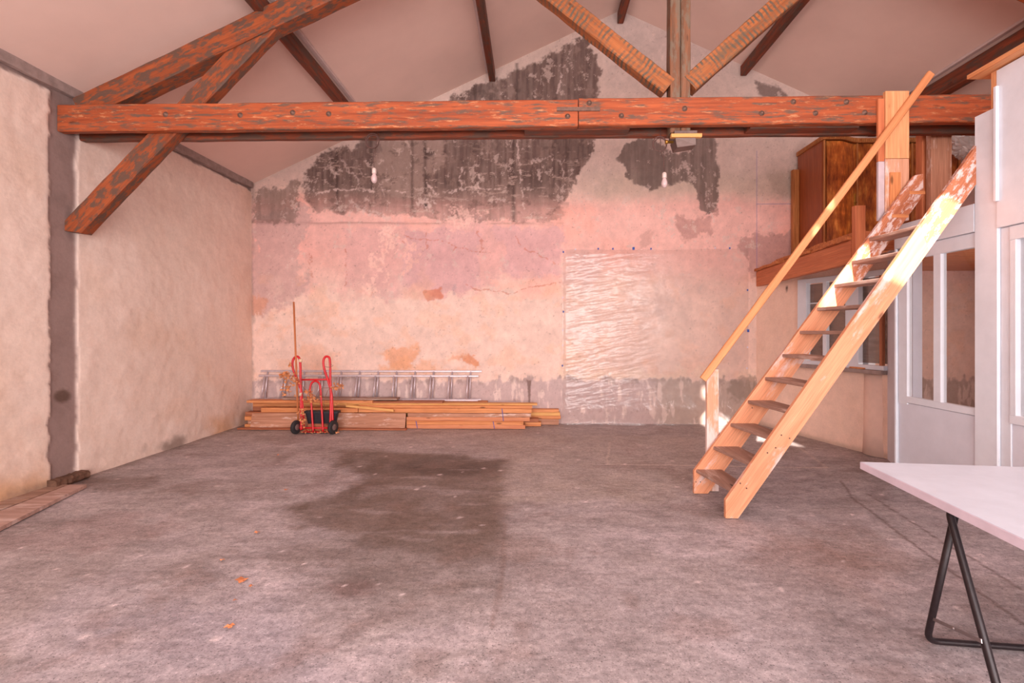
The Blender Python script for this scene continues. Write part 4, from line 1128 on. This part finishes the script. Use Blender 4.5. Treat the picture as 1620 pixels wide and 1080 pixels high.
for i, (z0, z1) in enumerate(((.232, .29), (.292, .345))):
    plank(612, 770, z0, z1, 7.05, 7.24, [M_plankB, M_plankO][i], ['brown', 'orange'][i]+' plank at the rear right of the pile, under the ladders')
plank(590, 700, .352, .375, 6.90, 7.05, M_plankB, 'short brown board on top of the middle of the pile')
plank(390, 589, .352, .385, 6.88, 7.06, M_plankO, 'wide orange board on top of the left of the pile')
plank(447, 628, .387, .415, 6.94, 7.10, M_plankG, 'grey weathered board lying topmost on the pile below the ladders', dz=0)
# wide board on edge leaning on the front
m = MB(); a = onY(397, 660, 6.80).x; b = onY(641, 660, 6.80).x
m.board((a, 6.815, .108), (b, 6.82, .118), .21, .022, (0, .28, 1), .003, 6, .001); m.build('plank', M_plankW, label='wide weathered board leaning on its edge against the front left of the pile', cat='plank', group='planks of the timber pile')
m = MB(); a = onY(548, 638, 6.83); b = onY(623, 645, 6.80)
m.board((a.x, 6.83, .325), (b.x, 6.80, .262), .035, .03, (0, 0, 1), .003); m.build('plank', M_plankY, label='short yellow offcut lying askew on the front of the pile', cat='plank', group='planks of the timber pile')
# blue ties
for k, (px_, z0, z1, y0) in enumerate(((795, .108, .29, 6.84), (781, .0, .11, 6.83), (659, .0, .11, 6.83))):
    x = onY(px_, 650, y0).x; m = MB(); m.board((x+.012, y0-.001, z0+.005), (x-.008, y0-.001, z1), .008, .004, (1, 0, 0), .001)
    m.build('blue_strap', M_blue, label=['blue tie round the upper planks near the right end of the pile', 'blue tie round the lowest planks near the right end of the pile', 'blue tie round the lowest planks at the middle of the pile'][k], cat='strap', group='blue ties on the planks')

def ladder(px0, px1, zt, yt, zb_, yb_, first, label):
    a = onY(px0, 590, yt).x; b = onY(px1, 590, yt).x
    t = thing('ladder', ((a+b)/2, yb_, zb_-.02), label, 'ladder', 'aluminium ladders lying on their sides')
    for z, y in ((zt, yt), (zb_, yb_)):
        m = MB(); m.board((a, y, z), (b, y, z), .03, .02, (0, 0, 1), .004); m.build('rail', M_alu, t)
    sc = 29.2
    k = 0
    while True:
        px = first+k*sc
        if px > px1-6: break
        xt = onY(px, 590, yt).x; m = MB(); m.tube([(xt, yt, zt), (xt-.012, yb_, zb_)], .013, 10); m.build('rung', M_alu, t); k += 1
ladder(413, 762, onY(600, 587, 7.25).z, 7.255, .365, 7.20, 423.5, 'aluminium ladder lying on its side nearest the back wall above the timber')
ladder(410, 757, onY(600, 594.5, 7.2).z, 7.215, .365, 7.13, 419, 'aluminium ladder lying on its side in front of the other ladder, slightly lower')

# ------------------------------------------------------------------ HAND TRUCK, STICK, PLANTER
HY_ = onZ(470, 686, 0).y
hb = lambda zx, zy, Y=None: onY(440+zx/4.5, 460+zy/4.5, Y if Y else HY_)
truck = thing('hand_truck', (hb(265, 1000).x, HY_, 0), 'red tubular two wheeled hand truck standing before the timber pile', 'hand truck')
R = .0155
def tb(pts, r=R, Y=None, dy=None):
    out = []
    for i, q in enumerate(pts):
        yy = HY_+.02+(1000-q[1])/540*.10; p = hb(q[0], q[1], yy); out.append(p)
    return out
def arc(cx, cy, rx, ry, a0, a1, n=10): return [(cx+rx*math.cos(math.radians(a0+(a1-a0)*k/n)), cy-ry*math.sin(math.radians(a0+(a1-a0)*k/n))) for k in range(n+1)]
def sm(pts, n=8):
    """Catmull-Rom through 2D points"""
    P = [pts[0]]+list(pts)+[pts[-1]]; out = []
    for i in range(1, len(P)-2):
        for k in range(n):
            t = k/n; q = []
            for d in range(2):
                a, b, c, e = P[i-1][d], P[i][d], P[i+1][d], P[i+2][d]
                q.append(.5*((2*b)+(-a+c)*t+(2*a-5*b+4*c-e)*t*t+(-a+3*b-3*c+e)*t**3))
            out.append(tuple(q))
    out.append(pts[-1]); return out
lf = sm([(164, 990), (163, 800), (160, 640), (158, 520), (148, 476), (128, 468), (108, 488), (102, 530), (118, 590), (142, 640), (156, 690)])
rf = sm([(388, 925), (384, 800), (378, 720), (356, 640), (330, 560), (322, 505), (332, 474), (350, 467), (366, 480), (370, 530), (372, 640), (376, 760), (372, 940), (370, 990)])
m = MB(); m.tube(tb(lf), R, 12); m.build('side_frame', M_red, truck)
m = MB(); m.tube(tb(rf), R, 12); m.build('side_frame', M_red, truck)
hp = sm([(250, 1000), (240, 860), (232, 740), (228, 690), (240, 655), (265, 643), (290, 655), (301, 690), (308, 800), (320, 1000)])
m = MB(); m.tube(tb(hp), R*.85, 12); m.build('inner_hoop', M_red, truck)
m = MB(); m.tube(tb([(162, 632), (374, 630)]), R*.8, 10); m.build('crossbar', M_red, truck)
m = MB(); m.tube([hb(150, 975, HY_+.03), hb(366, 975, HY_+.03)], R*.8, 10); m.build('crossbar', M_red, truck)
m = MB(); m.tube(tb([(186, 960), (176, 820), (166, 700)]), R*.7, 8); m.build('rear_stay', M_red, truck)
x0 = hb(160, 1000, HY_).x; x1 = hb(372, 1000, HY_).x
m = MB(); m.box((x0, HY_+.03, .012), (x1, HY_+.165, .020), .002); m.build('toe_plate', M_red, truck)
for k, zx in enumerate((128, 391)):
    wc = hb(zx, 975, HY_-.01); wr = .092; wc.z = wr+.001
    d = Vector((1, -.28, 0)).normalized()
    m = MB(); m.lathe(wc-d*.022, [(wr*.62, 0), (wr*.9, .0), (wr, .010), (wr, .034), (wr*.9, .044), (wr*.62, .044)], d, 26); w_ = m.build('wheel', M_rubber, truck)
    m = MB(); m.lathe(wc-d*.026, [(.015, 0), (wr*.58, .006), (wr*.58, .046), (.015, .052)], d, 20); m.build('hub', M_hub, w_)
for zy in (495, 735):
    p = tb([(160, zy)])[0]; m = MB(); m.tube([p-Vector((0, 0, .022)), p+Vector((0, 0, .022))], .024, 12); m.build('tape_wrap', M_tape, truck)
sp_ = tb([(372, 528)])[0]; m = MB(); m.tube([sp_+Vector((-.07, -.01, -.02)), sp_+Vector((0, -.02, -.03)), sp_+Vector((.05, -.02, .0)), sp_+Vector((.01, -.018, .012))], .003, 6); m.build('wire_tie', M_iron, truck)
# broom stick
m = MB(); a = hb(146, 990, HY_+.075); b = hb(111, 78, HY_+.13); a.z = .004
m.tube([a, (a+b)/2, b], .0125, 12); m.build('broom_stick', M_stick, label='long wooden stick standing upright taped to the hand truck', cat='stick')
# planter with soil
pc = hb(318, 900, HY_+.14)
pla = thing('planter_box', (pc.x, HY_+.14, .02), 'black plastic flower trough with dry soil standing on the hand truck', 'planter')
def trough(x0, x1, y0, y1, z0, z1, tp_=.04):
    m = MB(); n = 4
    def ring(x0, x1, y0, y1, z, r=.03):
        pts = []
        for cx_, cy_, a in ((x1-r, y1-r, 0), (x0+r, y1-r, 90), (x0+r, y0+r, 180), (x1-r, y0+r, 270)):
            for k in range(5): an = math.radians(a+k*22.5); pts.append((cx_+r*math.cos(an), cy_+r*math.sin(an), z))
        return pts
    rg = [ring(x0+tp_, x1-tp_, y0+.02, y1-.02, z0), ring(x0+.012, x1-.012, y0+.004, y1-.004, z1-.025), ring(x0-.006, x1+.006, y0-.01, y1+.01, z1-.024), ring(x0-.006, x1+.006, y0-.01, y1+.01, z1), ring(x0+.008, x1-.008, y0+.008, y1-.008, z1), ring(x0+tp_, x1-tp_, y0+.025, y1-.025, z0+.015)]
    vs = [p for q in rg for p in q]; N = 20; fs = []
    for i in range(len(rg)-1):
        for k in range(N): k2 = (k+1) % N; fs.append((i*N+k, i*N+k2, (i+1)*N+k2, (i+1)*N+k))
    fs.append(tuple(range(N))[::-1]); fs.append(tuple((len(rg)-1)*N+k for k in range(N)))
    m.add(vs, fs); return m
tx0 = hb(200, 900, HY_+.14).x; tx1 = hb(440, 900, HY_+.14).x
pz1 = hb(300, 858, HY_+.06).z; pz0 = pz1-.17
ty0, ty1 = HY_+.062, HY_+.165
trough(tx0, tx1, ty0, ty1, pz0, pz1).build('trough', M_planter, pla)
so_ = MB(); nx, ny = 16, 6; vs = []; fs = []
for i in range(nx+1):
    for j in range(ny+1): vs.append((tx0+.03+(tx1-tx0-.06)*i/nx, ty0+.025+(ty1-ty0-.05)*j/ny, pz1-.02+random.uniform(-.008, .022)))
for i in range(nx):
    for j in range(ny): q = i*(ny+1)+j; fs.append((q, q+ny+1, q+ny+2, q+1))
so_.add(vs, fs); so_.build('soil', M_soil, pla)
# a plank offcut under the trough so that it stands on something
m = MB(); m.box((tx0+.05, ty0+.02, .0215), (tx1-.05, ty1-.02, pz0-.001)); m.build('wood_block', M_plankB, label='brown wood block under the black flower trough on the hand truck', cat='block')
# dried climbing plant
def leafmesh(m, c, s_, rng):
    ax = Vector((rng.uniform(-1, 1), rng.uniform(-1, 1), rng.uniform(-1, 1))).normalized(); bx = ax.orthogonal().normalized()
    cx_ = ax.cross(bx); n = 7; vs = [c]; 
    for k in range(n): an = 2*math.pi*k/n; r = s_*(1 if k % 2 else .62)*rng.uniform(.8, 1.1); vs.append(c+bx*r*math.cos(an)+cx_*r*math.sin(an)+ax*rng.uniform(-.3, .3)*s_)
    m.add(vs, [(0, k+1, (k+1) % n+1) for k in range(n)])
plant = thing('dried_plant', (pc.x, HY_+.12, pz1-.02), 'dried climbing plant with brown leaves draped over the hand truck', 'plant')
rng = random.Random(3)
stems = [[(300, 870), (296, 800), (250, 740), (190, 700), (150, 640), (90, 600), (40, 600), (10, 605)], [(300, 860), (330, 780), (360, 700), (420, 680), (465, 675)],
         [(90, 600), (70, 650), (75, 710), (80, 745)], [(150, 640), (110, 560), (80, 520)], [(250, 740), (230, 770), (262, 790)], [(190, 960), (170, 880), (160, 850)], [(260, 780), (300, 700), (372, 690)]]
m = MB()
for stt in stems:
    pts = [hb(a, b, HY_-.02-rng.uniform(0, .02)+(.14 if (a, b) == stt[0] and b > 850 and a == 300 else 0)) for a, b in sm(stt, 4)]
    if stt[0][0] == 300: pts[0].y = HY_+.16; pts[1].y = HY_+.10; pts[2].y = HY_+.04
    m.tube(pts, .0028, 5)
m.build('stems', M_twig, plant)
m = MB()
cl = [(60, 600, 52, 34, 30), (70, 690, 36, 40, 26), (35, 595, 30, 20, 10), (125, 650, 34, 26, 14), (90, 530, 22, 18, 6), (240, 760, 44, 30, 26), (205, 712, 26, 14, 10), (420, 680, 40, 28, 22), (455, 672, 16, 12, 5),
      (170, 860, 24, 18, 8), (290, 790, 20, 14, 4), (185, 930, 18, 30, 8), (415, 800, 12, 12, 3)]
for (a, b, ra_, rb_, n) in cl:
    for _ in range(int(n*1.3)):
        p = hb(rng.gauss(a, ra_*.5), rng.gauss(b, rb_*.5), HY_-.02+rng.uniform(-.05, .05)); leafmesh(m, p, rng.uniform(.014, .030), rng)
o = m.build('leaves', M_leaf, plant, kind='stuff')
m = MB()
for _ in range(90):
    p = Vector((rng.uniform(x0-.08, x1+.12), HY_+rng.uniform(-.04, .16), 0)); p.z = .02 if p.y < HY_+.028 or p.x < x0 or p.x > x1 else .034; leafmesh(m, p, rng.uniform(.008, .018), rng)
m.build('leaf_litter', M_leaf, label='dry brown leaf litter fallen around the foot of the hand truck', cat='leaves', kind='stuff')

# fallen leaves on the floor
fl = [(382, 918, 'two-lobed orange leaf, the largest on the open floor left of centre', .035), (398, 927, 'small orange leaf just right of the largest fallen leaf', .016), (364, 991, 'orange leaf nearest the camera on the open floor', .022),
      (452, 775, 'orange leaf by the dark floor stain', .022), (407, 842, 'small orange leaf lying left of the dark stain, mid floor', .018), (352, 886, 'tiny orange leaf left of the largest fallen leaf', .013),
      (440, 720, 'tiny orange leaf nearest the timber pile', .014), (372, 950, 'tiny orange crumb between the largest and the nearest leaf', .012)]
for a, b, lab, s_ in fl:
    p = onZ(a, b, .006); m = MB(); n = 9; vs = [p+Vector((0, 0, .006))]
    for k in range(n): an = 2*math.pi*k/n; r = s_*(1 if k % 2 else .6)*rng.uniform(.8, 1.2); vs.append(p+Vector((r*math.cos(an)*1.2, r*math.sin(an), rng.uniform(-.002, .012))))
    m.add(vs, [(0, k+1, (k+1) % n+1) for k in range(n)]); m.build('fallen_leaf', M_leaf2, label=lab, cat='leaf', group='fallen leaves on the floor')

# ------------------------------------------------------------------ PLASTIC SHEET on the back wall
def sheet():
    tlp = onY(890, 395, YB); brp = onY(1183, 668, YB); x0, x1 = tlp.x, brp.x; zt = tlp.z; nx, nz = 260, 260
    u, v = np.meshgrid(np.linspace(0, 1, nx), np.linspace(0, 1, nz), indexing='ij')   # v: 0 top, 1 bottom
    X = x0+(x1-x0)*u; Z = zt*(1-v)+.014*v
    px, py = topx(X, np.full(X.shape, YB), Z)
    sag = ss(0, .03, v)*ss(0, .02, u)*ss(0, .02, 1-u)
    left = 1-ss(.35, .6, u)
    wr = fbm(X*1.6+Z*1.1, Z*13-X*2.2, 501, 5, .6)*.024*left+fbm(X*3, Z*5, 511, 4)*.006
    wr2 = fbm((X+Z*.8)*5, (Z-X*.7)*1.5, 521, 4)*.03*ss(.72, .95, v)
    Y = YB-.022-sag*(.012+np.abs(wr)+np.abs(wr2))
    Y = Y-ss(.86, 1, v)**2*.16*(1+.3*fbm(X*3, X*0, 531, 3))
    Z = Z-.0*v
    # spread on the floor at the left foot
    X = X-ss(.8, 1, v)*(1-ss(0, .25, u))*.02
    Z = np.maximum(Z+fbm(X*4, Z*6, 541, 4)*.004, .012)
    o = gridmesh('plastic_sheet', np.stack([X, Y, Z], -1), None, M_sheet, kind=None)
    tag(o, 'clear crinkled plastic sheet taped over the right half of the back wall', 'plastic sheet')
    o['_o'] = (0, 0, 0)
    rs = random.Random(9)
    tapes = [(891, 399, 1), (910, 395, 0), (946, 394, 1), (969, 394, 1), (1001.5, 393.5, 2), (1029, 394, 1), (1130, 393, 0), (1153, 393, 1), (891, 493, 1), (890, 471, 0), (890, 522, 0), (890, 546, 0), (889.5, 578, 1),
             (1181, 459, 1), (1181, 502, 1), (1182, 523, 2), (1181, 549, 0), (1180, 582, 0)]
    for a, b, k in tapes:
        p = onY(a, b, YB-.0); m = MB(); s_ = (.016, .02, .032)[k]; m.board((p.x-s_/2, YB-.036, p.z), (p.x+s_/2, YB-.036, p.z), s_*1.3, .003, (0, 0, 1), .0008)
        m.build('tape_piece', M_wtape if k == 0 else M_blue, o)
sheet()

# ------------------------------------------------------------------ boards and sill at the left
def floorplank(pts, z, th, mat, label):
    q = [onZ(a, b, z) for a, b in pts]; q = [Vector((p.x, p.y, z-th)) for p in q]
    m = MB(); m.prism(q, (0, 0, th), q[1]-q[0]); return m.build('floor_plank', mat, label=label, cat='plank', group='planks on the floor by the left wall')
p1 = [(137, 766), (110, 766), (-130, 858), (-130, 898)]
floorplank(p1, .03, .028, M_plankF, 'front pinkish plank of the two lying on the floor by the left wall')
floorplank([(108, 766), (58, 768), (-130, 822), (-130, 855)], .022, .020, M_plankG, 'grey plank lying between the left wall and the pinkish plank')
m = MB(); yy0 = pierA-.03; yy1 = pierB+.04
m.board((XL+.05, yy0, .035), (XL+.05, yy1, .04), .075, .11, (0, 0, 1), .02, 14, .008); m.build('pier_foot', M_stone, label='rough dark brown block at the foot of the cement pier', cat='block')

for o in bpy.data.objects:
    if '_o' in o: del o['_o']
